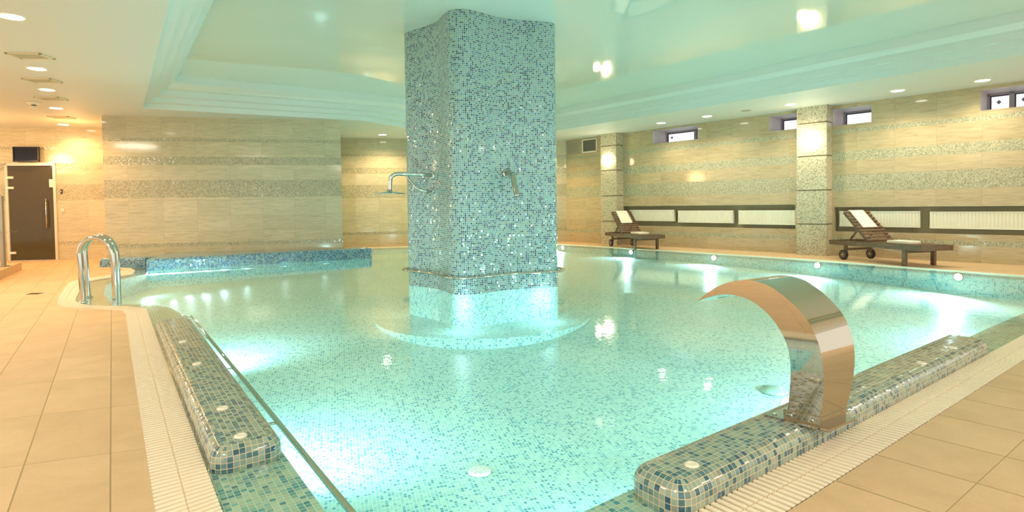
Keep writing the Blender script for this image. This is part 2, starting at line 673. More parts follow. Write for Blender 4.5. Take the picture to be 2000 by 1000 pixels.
# the pool drops away inside this outline
poolL = [Lp(4.1, .30), Lp(3.4, .30), Lp(0, .29), (-3.576, 6.038), (-3.933, 6.437), (-4.274, 6.667), (-4.719, 6.756),
         (-5.017, 6.984), (-5.513, 7.563), (-6.11, 8.409), (-6.40, 9.05), (-6.48, 9.9), (-6.74, 10.38)]
ledge_front = [(-6.74, 10.38), (-3.146, 12.381)]
farside = [(-3.35, 12.75), (-3.95, 12.95), (-4.45, 15.22), (0.75, 16.36), (1.232, 15.85), (3.33, 13.35), (5.44, 10.805), (7.244, 7.953)]
poolR = [(7.62, 7.36), Rp(4.5, .27), Rp(0, .27), COR_POOL]
POOL = [COR_POOL] + poolL + ledge_front[1:] + farside + poolR[:-1]

# ------------------------------------------------------------------ floor
P00 = U(216, 885)
P01 = U(216.5, 795)
P10 = U(47, 908)
eu_ = (P00 - P10).xy
ev_ = (P01 - P00).xy
det = eu_.x * ev_.y - eu_.y * ev_.x


def uvL(p):
    q = Vector((p[0], p[1])) - P00.xy
    return ((q.x * ev_.y - q.y * ev_.x) / det, (eu_.x * q.y - eu_.y * q.x) / det)


Q0 = U(1908, 944)
Q1 = U(1964, 892)
fu_ = (Q1 - Q0).xy
fv_ = Vector((cos(2.2822), sin(2.2822))) * .70
det2 = fu_.x * fv_.y - fu_.y * fv_.x


def uvR(p):
    q = Vector((p[0], p[1])) - Q0.xy
    return ((q.x * fv_.y - q.y * fv_.x) / det2, (fu_.x * q.y - fu_.y * q.x) / det2)


outL = [a for a, b in gutL]
inL = [b for a, b in gutL]
outR = [a for a, b in gutR]
inR = [b for a, b in gutR]
fl = MB().mat(FLOORM)
fl.poly(outL + [(-7.9, 11.0), (-8.1, 11.6), (-8.1, 14.5), (-16, 13.6), (-16, -3.5), (-.45, -3.5)], z=0, uvf=uvL)
DKE = (8.75, 6.9)
fl.poly([COR_OUT] + [outR[2]] + [(11.5, 7.4), (13.5, 4.5), (9, -3.5), (-.45, -3.5)], z=0, uvf=uvR)
# deck along the right-hand and the back wall
TRW = .11
tr_in = farside[2:]


def offset_line(pts, d):
    out = []
    for i, p in enumerate(pts):
        a = Vector(pts[max(i - 1, 0)])
        b = Vector(pts[min(i + 1, len(pts) - 1)])
        t = (b - a).normalized()
        n = Vector((-t.y, t.x))
        out.append((p[0] + n.x * d, p[1] + n.y * d))
    return out


tr_line = tr_in + [(7.62, 7.36), (7.9, 6.93)]
tr_out = offset_line(tr_line, TRW)
wall_end = WP(1.2, 0)
fl.poly(tr_out + [(11.0, 7.15), (wall_end.x + .5, wall_end.y), (1.75, 17.15), (-4.9, 15.7)], z=0, uvf=uvR)
struct(fl.build('floor'))

# white edge strip on the far side
st = MB().mat(STRIPM)
for i in range(len(tr_line) - 1):
    a, b, c, d = tr_line[i], tr_line[i + 1], tr_out[i + 1], tr_out[i]
    st.face([(a[0], a[1], .004), (b[0], b[1], .004), (c[0], c[1], .004), (d[0], d[1], .004)][::-1])
    st.face([(a[0], a[1], -.06), (b[0], b[1], -.06), (b[0], b[1], .004), (a[0], a[1], .004)])
struct(st.build('trim_1'))

# ------------------------------------------------------------------ pool basin and submerged rim
pb = MB().mat(POOLM)
cu = 0.
n_ = len(POOL)
for i in range(n_):
    a, b = POOL[i], POOL[(i + 1) % n_]
    L = hypot(b[0] - a[0], b[1] - a[1])
    pb.face([(a[0], a[1], PF), (b[0], b[1], PF), (b[0], b[1], -.02), (a[0], a[1], -.02)], [(cu, PF), (cu + L, PF), (cu + L, -.02), (cu, -.02)])
    cu += L
th = .30


def uvP(p):
    return (p[0] * cos(th) + p[1] * sin(th), -p[0] * sin(th) + p[1] * cos(th))


for (ya, za), (yb, zb) in zip(SLOPE, SLOPE[1:]):
    pb.face([(-9, ya, za), (9.5, ya, za), (9.5, yb, zb), (-9, yb, zb)], [uvP((-9, ya)), uvP((9.5, ya)), uvP((9.5, yb)), uvP((-9, yb))])
struct(pb.build('floor_pool_basin', merge=False))
CC = (-.42, 7.95)
pl = MB().mat(POOLM)
pr = 1.5
ring = [(CC[0] + pr * cos(2 * pi * i / 64), CC[1] + pr * sin(2 * pi * i / 64)) for i in range(64)]
SEATZ = -.43
pl.poly(ring, [[(-1.3, 7.95), (-.6, 7.2), (.4, 7.75), (-.25, 8.7)]], z=SEATZ, uvf=uvP)
for i in range(64):
    a, b = ring[i], ring[(i + 1) % 64]
    u0, u1 = pr * 2 * pi * i / 64, pr * 2 * pi * (i + 1) / 64
    pl.face([(a[0], a[1], PF), (b[0], b[1], PF), (b[0], b[1], SEATZ), (a[0], a[1], SEATZ)], [(u0, PF), (u1, PF), (u1, SEATZ), (u0, SEATZ)])
tag(pl.build('round_underwater_seat'), 'round mosaic step under the water around the foot of the column', 'pool seat')

ap = MB().mat(APRON)


def uvApL(p):
    q = Vector((p[0], p[1])) - LO
    return (q.dot(LX), q.dot(LY))


def uvApR(p):
    q = Vector((p[0], p[1])) - RO
    return (q.dot(RX), q.dot(RY))


ap.poly(inL + [(-7.9, 11.1), (-6.74, 10.38)] + poolL[::-1][1:] + [COR_POOL], z=-.02, uvf=uvApL)
ap.poly([COR_IN, inR[2], (7.9, 7.05), (7.62, 7.36)] + poolR[1:], z=-.02, uvf=uvApR)
struct(ap.build('floor_pool_rim'))

# water
wt = MB().mat(WATER)
W_OUT = inL + [(-7.9, 11.1), (-6.9, 10.6), (-6.74, 10.38), (-3.146, 12.381)] + farside + [(7.62, 7.36), inR[2]] + [inR[1]]
wt.poly(W_OUT, z=WZ)
tag(wt.build('pool_water'), 'clear turquoise water filling the pool up to the overflow gutter', 'water', kind='stuff')


# ------------------------------------------------------------------ overflow gratings
def grating(name, pairs, label):
    t = thing(name, label, 'drain grating', (0, 0, 0))
    ch = MB().mat(DARKCH)
    for (a, b), (c, d) in zip(pairs, pairs[1:]):
        ch.face([(a[0], a[1], -.05), (b[0], b[1], -.05), (d[0], d[1], -.05), (c[0], c[1], -.05)])
        ch.face([(a[0], a[1], -.05), (c[0], c[1], -.05), (c[0], c[1], -.001), (a[0], a[1], -.001)])
        ch.face([(b[0], b[1], -.05), (d[0], d[1], -.05), (d[0], d[1], -.012), (b[0], b[1], -.012)])
    ch.build('channel', t)
    g = MB().mat(GRATEM)
    for (a, b), (c, d) in zip(pairs, pairs[1:]):
        a, b, c, d = (Vector(q) for q in (a, b, c, d))
        L = ((c + d) / 2 - (a + b) / 2).length
        n = max(1, round(L / .035))
        for i in range(n):
            f0, f1 = (i + .20) / n, (i + .76) / n
            p = [a.lerp(c, f0), b.lerp(d, f0), b.lerp(d, f1), a.lerp(c, f1)]
            for k in range(2):   # two halves either side of the seam
                r0, r1 = (.0, .485) if k == 0 else (.515, .995)
                q = [p[0].lerp(p[1], r0), p[0].lerp(p[1], r1), p[3].lerp(p[2], r1), p[3].lerp(p[2], r0)]
                top = [(v.x, v.y, .002) for v in q]
                bot = [(v.x, v.y, -.014) for v in q]
                g.face(top)
                for e in range(4):
                    h = (e + 1) % 4
                    g.face([bot[e], bot[h], top[h], top[e]])
        for r0, r1 in ((0.47, .53),):
            q = [a.lerp(b, r0), a.lerp(b, r1), c.lerp(d, r1), c.lerp(d, r0)]
            g.face([(v.x, v.y, -.008) for v in q])
    g.build('slats', t, merge=False)
    return t


grating('overflow_grating', gutL, 'cream slatted overflow grating curving past the handrail along the left pool edge')
grating('overflow_grating', gutR, 'straight cream slatted overflow grating along the right pool edge by the steel fountain')


# ------------------------------------------------------------------ rounded mosaic benches
def rounded_rect(x0, y0, x1, y1, r, n=6):
    out = []
    for cx, cy, a0 in ((x1 - r, y0 + r, -90), (x1 - r, y1 - r, 0), (x0 + r, y1 - r, 90), (x0 + r, y0 + r, 180)):
        for i in range(n + 1):
            a = radians(a0 + 90 * i / n)
            out.append((cx + r * cos(a), cy + r * sin(a)))
    return out


def bench(name, x0, y0, x1, y1, h, er, cr, tr, mat, parent=None, z0=-.03):
    mb = MB().mat(mat)
    mb.smooth = True
    steps = 5
    prof = [(0, z0), (0, h - er)] + [(er * (1 - cos(pi / 2 * i / steps)), h - er + er * sin(pi / 2 * i / steps)) for i in range(1, steps + 1)]
    rings = []
    for ins, z in prof:
        rr = rounded_rect(x0 + ins, y0 + ins, x1 - ins, y1 - ins, max(cr - ins, .004))
        rings.append((rr, z, ins))
    base = rings[0][0]
    per = [0]
    for i in range(len(base)):
        a, b = base[i], base[(i + 1) % len(base)]
        per.append(per[-1] + hypot(b[0] - a[0], b[1] - a[1]))
    v = z0
    for (A, za, ia), (B, zb, ib) in zip(rings, rings[1:]):
        v2 = v + hypot(zb - za, ib - ia)
        k = len(A)
        for i in range(k):
            j = (i + 1) % k
            P = [tr(*A[i]) + (za,), tr(*A[j]) + (za,), tr(*B[j]) + (zb,), tr(*B[i]) + (zb,)]
            mb.face(P, [(per[i], v), (per[i + 1], v), (per[i + 1], v2), (per[i], v2)])
        v = v2
    top = rings[-1][0]
    mb.smooth = True
    mb.face([tr(*p) + (rings[-1][1],) for p in top], [p for p in top])
    return mb.build(name, parent)


def jet(parent, p, r=.028):
    mb = MB().mat(WHITEP)
    mb.lathe([(r, -.004), (r, .004), (r * .8, .008), (r * .45, .009), (r * .4, .005)], p, 20)
    return mb.build('jet_nozzle', parent)


t = thing('massage_bench', 'raised blue and green mosaic bench with rounded edges beside the left overflow grating', 'pool bench')
o = bench('bench_body', -.10, .0, 3.42, .29, .088, .055, .075, Lp, BENCH, t)
for p in ((357, 668), (385, 711), (435, 798), (470, 852)):
    jet(t, U(*p, .09))
t = thing('massage_bench', 'raised mosaic bench on the right pool edge carrying the steel fountain', 'pool bench')
o = bench('bench_body', -.085, .0, 3.44, .262, .10, .058, .075, Rp, BENCH, t)
for p in ((1351, 909), (1800, 710), (1860, 680)):
    jet(t, U(*p, .098))


# ledge along the wall on the left
def block(name, pts, z0, z1, er, mat):
    mb = MB().mat(mat)
    k = len(pts)
    c = Vector((sum(p[0] for p in pts) / k, sum(p[1] for p in pts) / k))

    def ins(d):
        out = []
        for i in range(k):
            a, b, e = Vector(pts[i - 1]), Vector(pts[i]), Vector(pts[(i + 1) % k])
            n1 = (b - a).normalized()
            n2 = (e - b).normalized()
            n1, n2 = Vector((-n1.y, n1.x)), Vector((-n2.y, n2.x))
            m = (n1 + n2)
            m = m / max(m.dot(n1), .3)
            out.append(b + m * d)
        return out
    prof = [(0, z0), (0, z1 - er), (er * .3, z1 - er * .3), (er, z1)]
    rings = [([Vector(q) for q in ins(i)], z, i) for i, z in prof]
    per = [0]
    for i in range(k):
        per.append(per[-1] + (Vector(pts[(i + 1) % k]) - Vector(pts[i])).length)
    v = z0
    for (A, za, ia), (B, zb, ib) in zip(rings, rings[1:]):
        v2 = v + hypot(zb - za, ib - ia)
        for i in range(k):
            j = (i + 1) % k
            mb.face([(A[i].x, A[i].y, za), (A[j].x, A[j].y, za), (B[j].x, B[j].y, zb), (B[i].x, B[i].y, zb)],
                    [(per[i], v), (per[i + 1], v), (per[i + 1], v2), (per[i], v2)])
        v = v2
    mb.poly([(p.x, p.y) for p in rings[-1][0]], z=z1)
    return mb.build(name)


MA, MBB = Vector((-8.244, 11.413)), Vector((-3.743, 12.434))
lg = block('mosaic_ledge', [(-6.76, 10.37), (-3.30, 12.30), (-3.13, 12.50), (-3.35, 12.78), (-3.70, 12.80), (-3.745, 12.43), (-7.22, 11.64)], PF, .21, .05, LEDGEM)
tag(lg, 'long low blue mosaic ledge rising from the water against the left stone wall', 'pool ledge')
lg = block('mosaic_ledge', [(-8.12, 11.05), (-7.30, 11.16), (-7.24, 11.63), (-8.12, 11.43)], -.03, .17, .04, LEDGEM)
tag(lg, 'short blue mosaic block set back at the left end of the long ledge', 'pool ledge')


# ------------------------------------------------------------------ walls
def wallpanel(name, a, b, z0, z1, mat, uo=0.):
    mb = MB().mat(mat)
    a, b = Vector(a), Vector(b)
    L = (b - a).length
    mb.face([(a.x, a.y, z0), (b.x, b.y, z0), (b.x, b.y, z1), (a.x, a.y, z1)], [(uo, z0), (uo + L, z0), (uo + L, z1), (uo, z1)])
    return struct(mb.build(name))


wallpanel('wall_left', (MA.x, MA.y), (MBB.x, MBB.y), -.05, H + .6, STONE, .21)
wallpanel('wall_left_return', (-8.9, 14.2), (MA.x, MA.y), -.05, H + .6, STONE)
wallpanel('wall_left_end', (MBB.x, MBB.y), (-4.78, 15.6), PF, H + .6, STONE)
BK0, BK1 = Vector((-5.3, 15.424)), Vector((1.649, 16.955))
wallpanel('wall_back', BK0, BK1, -.05, H + .6, STONE, .3)
DA, DB = Vector((-14.2, 12.42)), Vector((-8.6, 13.14))


def holed_wall(name, mat, s0, s1, z0, z1, holes, fn, inner_mats):
    "fn(s, z, depth) gives the point; holes: (s0, s1, z0, z1, depth, index of the reveal material, has back)"
    mb = MB().mat(mat)
    ss = sorted({s0, s1} | {h[0] for h in holes} | {h[1] for h in holes})
    zz = sorted({z0, z1} | {h[2] for h in holes} | {h[3] for h in holes})
    for sa, sb in zip(ss, ss[1:]):
        for za, zb in zip(zz, zz[1:]):
            cs, cz = (sa + sb) / 2, (za + zb) / 2
            if any(h[0] < cs < h[1] and h[2] < cz < h[3] for h in holes):
                continue
            mb.face([fn(sa, za, 0), fn(sb, za, 0), fn(sb, zb, 0), fn(sa, zb, 0)], [(sa, za), (sb, za), (sb, zb), (sa, zb)])
    for h in holes:
        a, b, c, d, dep, mi, back = h
        mb.mat(inner_mats[mi])
        for p, q in (((a, c), (a, d)), ((a, d), (b, d)), ((b, d), (b, c)), ((b, c), (a, c))):
            mb.face([fn(p[0], p[1], 0), fn(q[0], q[1], 0), fn(q[0], q[1], dep), fn(p[0], p[1], dep)], [(0, 0), (1, 0), (1, 1), (0, 1)])
        if back:
            mb.face([fn(a, c, dep), fn(b, c, dep), fn(b, d, dep), fn(a, d, dep)], [(a, c), (b, c), (b, d), (a, d)])
    return struct(mb.build(name))


# right-hand wall with radiator niches and high windows
NZ0, NZ1 = .50, 1.00
RD = .67
win = [(-8.556, -7.27, 2.65, 2.985), (-5.555, -4.62, 2.645, 2.975), (-4.27, -3.586, 2.62, 2.95), (-1.95, -.45, 2.615, 2.965)]
nich = [(-9.60, -5.0, NZ0 + .02, NZ1 + .04, .20), (-4.24, .6, NZ0 - .01, NZ1 - .02, .20)]
holes = [(a, b, c, d, RD, 0, False) for a, b, c, d in win] + [(a, b, c, d, e, 1, True) for a, b, c, d, e in nich]
holed_wall('wall_right', STONE_R, -11.625, 1.6, -.05, H + .6, holes, lambda s, z, d: WP(s, z, DW + d), [REVEAL, NICHEM])

for i, (a, b, c, d) in enumerate(win):
    D = DW + RD
    t = bpy.data.objects.new('window_%d' % (i + 1), None)
    COL.objects.link(t)
    struct(t)

    def W_(s, z, dd=0.):
        return WP(s, z, D + dd)

    def slab(mb, s0, s1, z0, z1, d0, d1):
        P = [WP(s, z, D + dd) for s in (s0, s1) for z in (z0, z1) for dd in (d0, d1)]
        for q in ((0, 1, 3, 2), (4, 6, 7, 5), (0, 4, 5, 1), (2, 3, 7, 6), (0, 2, 6, 4), (1, 5, 7, 3)):
            mb.face([P[k] for k in q])
    fr = MB().mat(FRAMEM)
    fw = .035
    slab(fr, a, b, c, c + fw, -.05, .0)
    slab(fr, a, b, d - fw, d, -.05, .0)
    slab(fr, a, a + fw, c, d, -.05, .0)
    slab(fr, b - fw, b, c, d, -.05, .0)
    m = a + (b - a) * (.66 if i == 0 else .22)
    if i in (0, 3):
        slab(fr, m - .035, m + .035, c, d, -.05, 0)
    fr.build('window_frame', t)
    gk = MB().mat(DFRAME)
    edges = [(a + fw, m - .035), (m + .035, b - fw)] if i in (0, 3) else [(a + fw, b - fw)]
    for e0, e1 in edges:
        slab(gk, e0, e1, d - fw - .02, d - fw, -.045, -.01)
        slab(gk, e0, e0 + .02, c + fw, d - fw, -.045, -.01)
    gk.build('gasket', t)
    for e0, e1 in edges:
        pn = MB().mat(PANEM)
        pn.face([W_(e0, c + fw, -.02), W_(e1, c + fw, -.02), W_(e1, d - fw, -.02), W_(e0, d - fw, -.02)])
        pn.build('pane', t)
    if i in (0, 3):
        for e0, e1 in edges:
            k = MB().mat(plain('window_sticker_grey', (.25, .25, .28), .6))
            s_ = e0 + .5 * (e1 - e0) if i == 0 and e1 - e0 < .5 else (e0 + .12)
            zc = (c + d) / 2 + .02
            k.face([W_(s_, zc - .04, -.026), W_(s_ + .035, zc, -.026), W_(s_, zc + .04, -.026), W_(s_ - .035, zc, -.026)])
            k.build('sticker', t)


# speckled pilasters
def pilaster(x0, x1, y, label):
    D = DW - .30
    s0 = S(x0, y, D)[0]
    s1 = S(x1, y, D)[0]
    t = thing('speckled_pilaster', label, 'pilaster', WP((s0 + s1) / 2, 0, D))
    mb = MB().mat(SPECK)
    base = Vector(t.location)

    def slab(z0, z1, ins):
        P = {}
        for i, s in enumerate((s0 + ins, s1 - ins)):
            for j, z in enumerate((z0, z1)):
                for k, dd in enumerate((D + ins, DW + .02)):
                    P[i, j, k] = WP(s, z, dd) - base
        mb.face([P[0, 0, 0], P[1, 0, 0], P[1, 1, 0], P[0, 1, 0]], [(s0, z0), (s1, z0), (s1, z1), (s0, z1)])
        mb.face([P[1, 0, 0], P[1, 0, 1], P[1, 1, 1], P[1, 1, 0]], [(s1, z0), (s1 + .3, z0), (s1 + .3, z1), (s1, z1)])
        mb.face([P[0, 0, 1], P[0, 0, 0], P[0, 1, 0], P[0, 1, 1]], [(s0 - .3, z0), (s0, z0), (s0, z1), (s0 - .3, z1)])
        mb.face([P[0, 1, 0], P[1, 1, 0], P[1, 1, 1], P[0, 1, 1]])
        mb.face([P[0, 0, 0], P[0, 0, 1], P[1, 0, 1], P[1, 0, 0]])
    gr = [0, .64, 1.33, 2.02, 2.69, H + .01]
    for a, b in zip(gr, gr[1:]):
        slab(a + (.012 if a else 0), b - (.012 if b < H else 0), 0)
    mb.mat(plain('groove_dark', (.30, .25, .15), .8))
    for g in gr[1:-1]:
        slab(g - .012, g + .012, .02)
    mb.build('pilaster_body', t)
    return t, (s0 + s1) / 2, D


t1, sc1, Dp = pilaster(1173, 1203.4, 300, 'narrow far speckled mosaic pilaster beside the wall vents')
t2, sc2, Dp = pilaster(1556, 1614.3, 300, 'wide speckled mosaic pilaster between the two radiator niches')
for (px, py), lab in (((1187, 313), 'glowing round wall lamp on the narrow far pilaster'), ((1583, 277), 'glowing round wall lamp on the wide pilaster between the windows')):
    s, z = S(px, py, Dp)
    c = WP(s, z, Dp)
    t = thing('wall_lamp', lab, 'wall lamp', c)
    mb = MB().mat(WHITEP)
    mb.lathe([(.09, 0), (.09, .025), (.07, .03)], (0, 0, 0), 24, -NW)
    mb.build('lamp_base', t)
    mb = MB().mat(GLOBEM)
    R_ = .165
    mb.lathe([(R_ * sin(a), .03 + R_ * .55 * (1 - cos(a))) if False else (R_ * cos(a), .03 + R_ * .55 * sin(a)) for a in [radians(x) for x in (0, 15, 30, 45, 60, 75, 88)]], (0, 0, 0), 28, -NW)
    mb.build('globe_shade', t)
    q = c - NW * .42
    lamp('globe_light', 'POINT', q, 3, (1, .82, .5), .1)


# radiators
def radiator(s0, s1, z0, z1, label):
    D = DW + .05
    base = WP((s0 + s1) / 2, z0, D)
    t = thing('panel_radiator', label, 'radiator', base, 0, 'white panel radiators in the wall niches')
    ang = atan2(TW.y, TW.x)
    t.rotation_euler = (0, 0, ang)
    L = s1 - s0
    hgt = z1 - z0
    mb = MB().mat(RADM)
    # local: x along the wall, -y... front faces the pool
    fy = -1 if (Matrix.Rotation(ang, 2) @ Vector((0, -1))).dot(Vector((-NW.x, -NW.y))) > 0 else 1
    n = int(L / .05)
    st_ = L / n
    prof = []
    for i in range(n):
        x = -L / 2 + i * st_
        prof += [(x + .004, 0), (x + .012, .010), (x + st_ - .012, .010), (x + st_ - .004, 0)]
    prof = [(-L / 2, 0)] + prof + [(L / 2, 0)]
    za, zb = .035, hgt - .035
    for (xa, ya), (xb, yb) in zip(prof, prof[1:]):
        mb.face([(xa, fy * ya, za), (xb, fy * yb, za), (xb, fy * yb, zb), (xa, fy * ya, zb)])
    mb.box((0, -fy * .04, hgt / 2), (L - .002, .078, hgt - .01))
    mb.box((0, fy * .002, .018), (L, .012, .034))
    mb.box((0, fy * .002, hgt - .018), (L, .012, .034))
    mb.build('panel', t)
    mb = MB().mat(RADM)
    mb.box((L / 2 + .012, -fy * .035, hgt / 2), (.02, .09, hgt))
    mb.build('end_cover', t)
    mb = MB().mat(plain('valve_grey', (.30, .28, .22), .4, .5))
    mb.tube([(L / 2 - .06, -fy * .02, 0), (L / 2 - .06, -fy * .02, -.06)], .012, 8)
    mb.tube([(L / 2 - .11, -fy * .02, 0), (L / 2 - .11, -fy * .02, -.06)], .012, 8)
    mb.build('valve', t)
    return t


radiator(-9.35, -8.00, .645, .94, 'white panel radiator partly behind the far lounger')
radiator(-7.86, -6.44, .62, .92, 'white panel radiator in the middle of the far niche')
radiator(-6.28, -5.03, .60, .92, 'white panel radiator next to the left side of the wide pilaster')
radiator(-4.16, -2.83, .59, .90, 'white panel radiator partly behind the near lounger')
radiator(-2.66, -.9, .58, .89, 'white panel radiator at the right edge of the picture')


# wall vents
def grille(s0, s1, z0, z1, label, framec, slatc):
    c = WP((s0 + s1) / 2, z0, DW)
    t = thing('wall_vent', label, 'vent', c, atan2(TW.y, TW.x))
    L, h = s1 - s0, z1 - z0
    sg = -1 if (Matrix.Rotation(atan2(TW.y, TW.x), 2) @ Vector((0, -1))).dot(Vector((-NW.x, -NW.y))) > 0 else 1
    mb = MB().mat(framec)
    w = .035
    for x, y, a, b in ((0, w / 2, L, w), (0, h - w / 2, L, w), (-L / 2 + w / 2, h / 2, w, h), (L / 2 - w / 2, h / 2, w, h)):
        mb.box((x, sg * .012, y), (a, .024, b))
    mb.build('vent_frame', t)
    mb = MB().mat(slatc)
    mb.box((0, sg * .003, h / 2), (L - 2 * w, .004, h - 2 * w))
    k = 12
    for i in range(k):
        z = w + (h - 2 * w) * (i + .5) / k
        mb.box((0, sg * .011, z), (L - 2 * w, .012, .012))
    mb.build('louvres', t)


grille(-11.58, -11.08, 2.59, 2.97, 'brown wall vent high in the far corner', GRILLEM, GRILLEM)
grille(-10.97, -10.41, 2.60, 2.99, 'wall vent with pale frame and dark slats beside the narrow pilaster', WHITEP, plain('vent_slats_dark', (.20, .19, .15), .6))

# door wall on the left, with the doorway
DD = (DB - DA).normalized()
DN = Vector((DD.y, -DD.x))  # towards the pool


def DWP(s, z, d=0.):
    p = DA + DD * s - DN * d
    return Vector((p.x, p.y, z))


def Ds(x, y):
    return wallhit(x, y, DA, DB)


ds0, ds1 = Ds(16, 420)[0] - .0, Ds(109, 420)[0]
dz1 = Ds(60, 321)[1]
holed_wall('wall_door_side', STONE, 0, (DB - DA).length, -.05, H + .6, [(ds0, ds1, -.05, dz1, .12, 0, False)], DWP, [SEALM])


def dslab(mb, s0, s1, z0, z1, d0, d1):
    P = [DWP(s, z, dd) for s in (s0, s1) for z in (z0, z1) for dd in (d0, d1)]
    for q in ((0, 1, 3, 2), (4, 6, 7, 5), (0, 4, 5, 1), (2, 3, 7, 6), (0, 2, 6, 4), (1, 5, 7, 3)):
        mb.face([P[k] for k in q])


dt = bpy.data.objects.new('door_1', None)
COL.objects.link(dt)
struct(dt)
mb = MB().mat(SEALM)
dslab(mb, ds0 - .03, ds0 + .025, 0, dz1 + .03, -.02, .1)
dslab(mb, ds1 - .025, ds1 + .03, 0, dz1 + .03, -.02, .1)
dslab(mb, ds0 - .03, ds1 + .03, dz1 - .025, dz1 + .03, -.02, .1)
mb.build('door_frame', dt)
mb = MB().mat(SMOKED)
dslab(mb, ds0 + .03, ds1 - .03, .01, dz1 - .03, .0, .012)
mb.build('door_glass', dt)
mb = MB().mat(CHROME)
hs, ha = Ds(92, 388)
_, hb = Ds(94, 445)
mb.tube([DWP(hs, ha, -.05), DWP(hs, hb, -.05)], .014, 10)
for z in (ha - .06, hb + .06):
    mb.tube([DWP(hs, z, -.05), DWP(hs, z, .0)], .008, 8)
mb.build('door_handle', dt)
for py in (347, 367, 494):
    mb = MB().mat(WHITEP)
    z = Ds(22, py)[1]
    dslab(mb, ds0 + .0, ds0 + .14, z - .025, z + .025, -.025, -.0)
    mb.build('hinge', dt)
z = Ds(98, 358)[1]
mb = MB().mat(WHITEP)
dslab(mb, ds1 - .10, ds1 - .02, z - .09, z + .09, -.025, 0)
mb.build('latch_plate', dt)

# television above the door
a, zt = Ds(31.5, 287.5)
b, zb = Ds(82.5, 316.5)
c = DWP((a + b) / 2, zb, -.0)
t = thing('flat_television', 'small black flat television mounted above the smoked glass door', 'television', c, atan2(DD.y, DD.x))
w, h = b - a, zt - zb
mb = MB().mat(BLACK)
for x, z, p, q in ((0, .015, w, .03), (0, h - .01, w, .02), (-w / 2 + .01, h / 2, .02, h), (w / 2 - .01, h / 2, .02, h)):
    mb.box((x, -.09, z), (p, .05, q))
mb.box((0, -.075, h / 2), (w - .01, .03, h - .01))
mb.build('casing', t)
mb = MB().mat(SCREEN)
mb.box((0, -.096, h / 2 + .005), (w - .04, .01, h - .05))
mb.build('screen', t)
mb = MB().mat(BLACK)
mb.box((0, -.03, h / 2), (.2, .06, .15))
mb.build('bracket', t)

for (px, py, w, h, m, nm, lab) in ((120.5, 374, .035, .10, BLACK, 'door_entry_panel', 'small black entry panel on the wall right of the smoked glass door'),
                                   (123, 411, .07, .07, WHITEP, 'light_switch', 'small pale switch plate below the black entry panel')):
    s, z = Ds(px, py)
    t = thing(nm, lab, 'wall switch', DWP(s, z - h / 2), atan2(DD.y, DD.x))
    mb = MB().mat(m)
    mb.box((0, -.01, h / 2), (w, .02, h))
    mb.build('plate', t)
    mb = MB().mat(plain('key_grey', (.5, .45, .36), .4))
    mb.box((0, -.022, h * .5), (w * .5, .006, h * .4))
    mb.build('key', t)

# raised step and glass balustrade at the far left
p1, p2 = U(27, 534.5), U(-60, 575)
dirv = (p2 - p1).normalized()
nrm = Vector((-dirv.y, dirv.x, 0))
if nrm.x > 0:
    nrm = -nrm
p0 = p1 - dirv * .75
mb = MB().mat(FLOORM)
pts = [p0, p0 + dirv * 6, p0 + dirv * 6 + nrm * 5, p0 + nrm * 5]
pz = .15
mb.poly([(p.x, p.y) for p in pts], z=pz, uvf=uvL)
for i in range(4):
    a, b = pts[i], pts[(i + 1) % 4]
    mb.face([(a.x, a.y, 0), (b.x, b.y, 0), (b.x, b.y, pz), (a.x, a.y, pz)], [(.1, .1), (.9, .1), (.9, .4), (.1, .4)])
struct(mb.build('floor_raised_step'))
t = thing('glass_balustrade', 'glass balustrade with a steel post on the raised step at the left edge', 'balustrade', U(7.5, 521, pz))
q = U(7.5, 521, pz)
mb = MB().mat(plain('post_steel', (.5, .42, .32), .3, .9))
mb.box((0, 0, .62), (.05, .05, 1.24))
mb.box((0, 0, .01), (.12, .12, .02))
mb.build('post', t)
mb = MB().mat(GLASS)
mb.bar((-.06, 0, .6), (-1.6, -.35, .6), .012, 1.05, up=(-.218, .976, 0))
mb.build('glass_panel', t)

# floor drain
mb = MB().mat(plain('drain_metal', (.35, .28, .2), .4, .6))
q = U(68, 574)
mb.box((q.x, q.y, .002), (.17, .10, .004))
mb.mat(DARKCH)
for i in range(5):
    mb.box((q.x, q.y - .036 + i * .018, .005), (.15, .006, .002))
tag(mb.build('floor_drain'), 'small dark floor drain in the tiles near the handrail', 'drain')

# ------------------------------------------------------------------ ceiling
OUTR = [(.20, .50), (-3.104, 5.215), (-6.931, 10.679), (-3.309, 12.473), (-2.57, 13.686), (1.158, 14.627), (4.584, 10.494), (6.886, 7.6), (9.3, 4.6), (6.6, 1.1)]
INNR = [(.75, 1.05), (-2.75, 5.55), (-6.02, 10.168), (-2.426, 12.55), (-1.95, 13.35), (1.05, 14.42), (4.45, 10.33), (6.62, 7.35), (8.8, 4.65), (6.4, 1.6)]
ce = MB().mat(CREAM)
ce.poly([(-16, -3.5), (14, -3.5), (14, 4), (wall_end.x + 1, wall_end.y), (1.9, 17.3), (-5.3, 15.7), (-8.8, 14.5), (-16, 13.5)], [OUTR], z=H, flip=True)
struct(ce.build('ceiling'))
stp = MB().mat(STEPM)
prof = [(0, H), (0, H + .10), (.28, H + .10), (.28, H + .19), (.55, H + .19), (.55, H + .29), (.80, H + .29), (1.0, H + .36), (1.0, HT)]


def ringat(f):
    return [Vector(a).lerp(Vector(b), f) for a, b in zip(OUTR, INNR)]


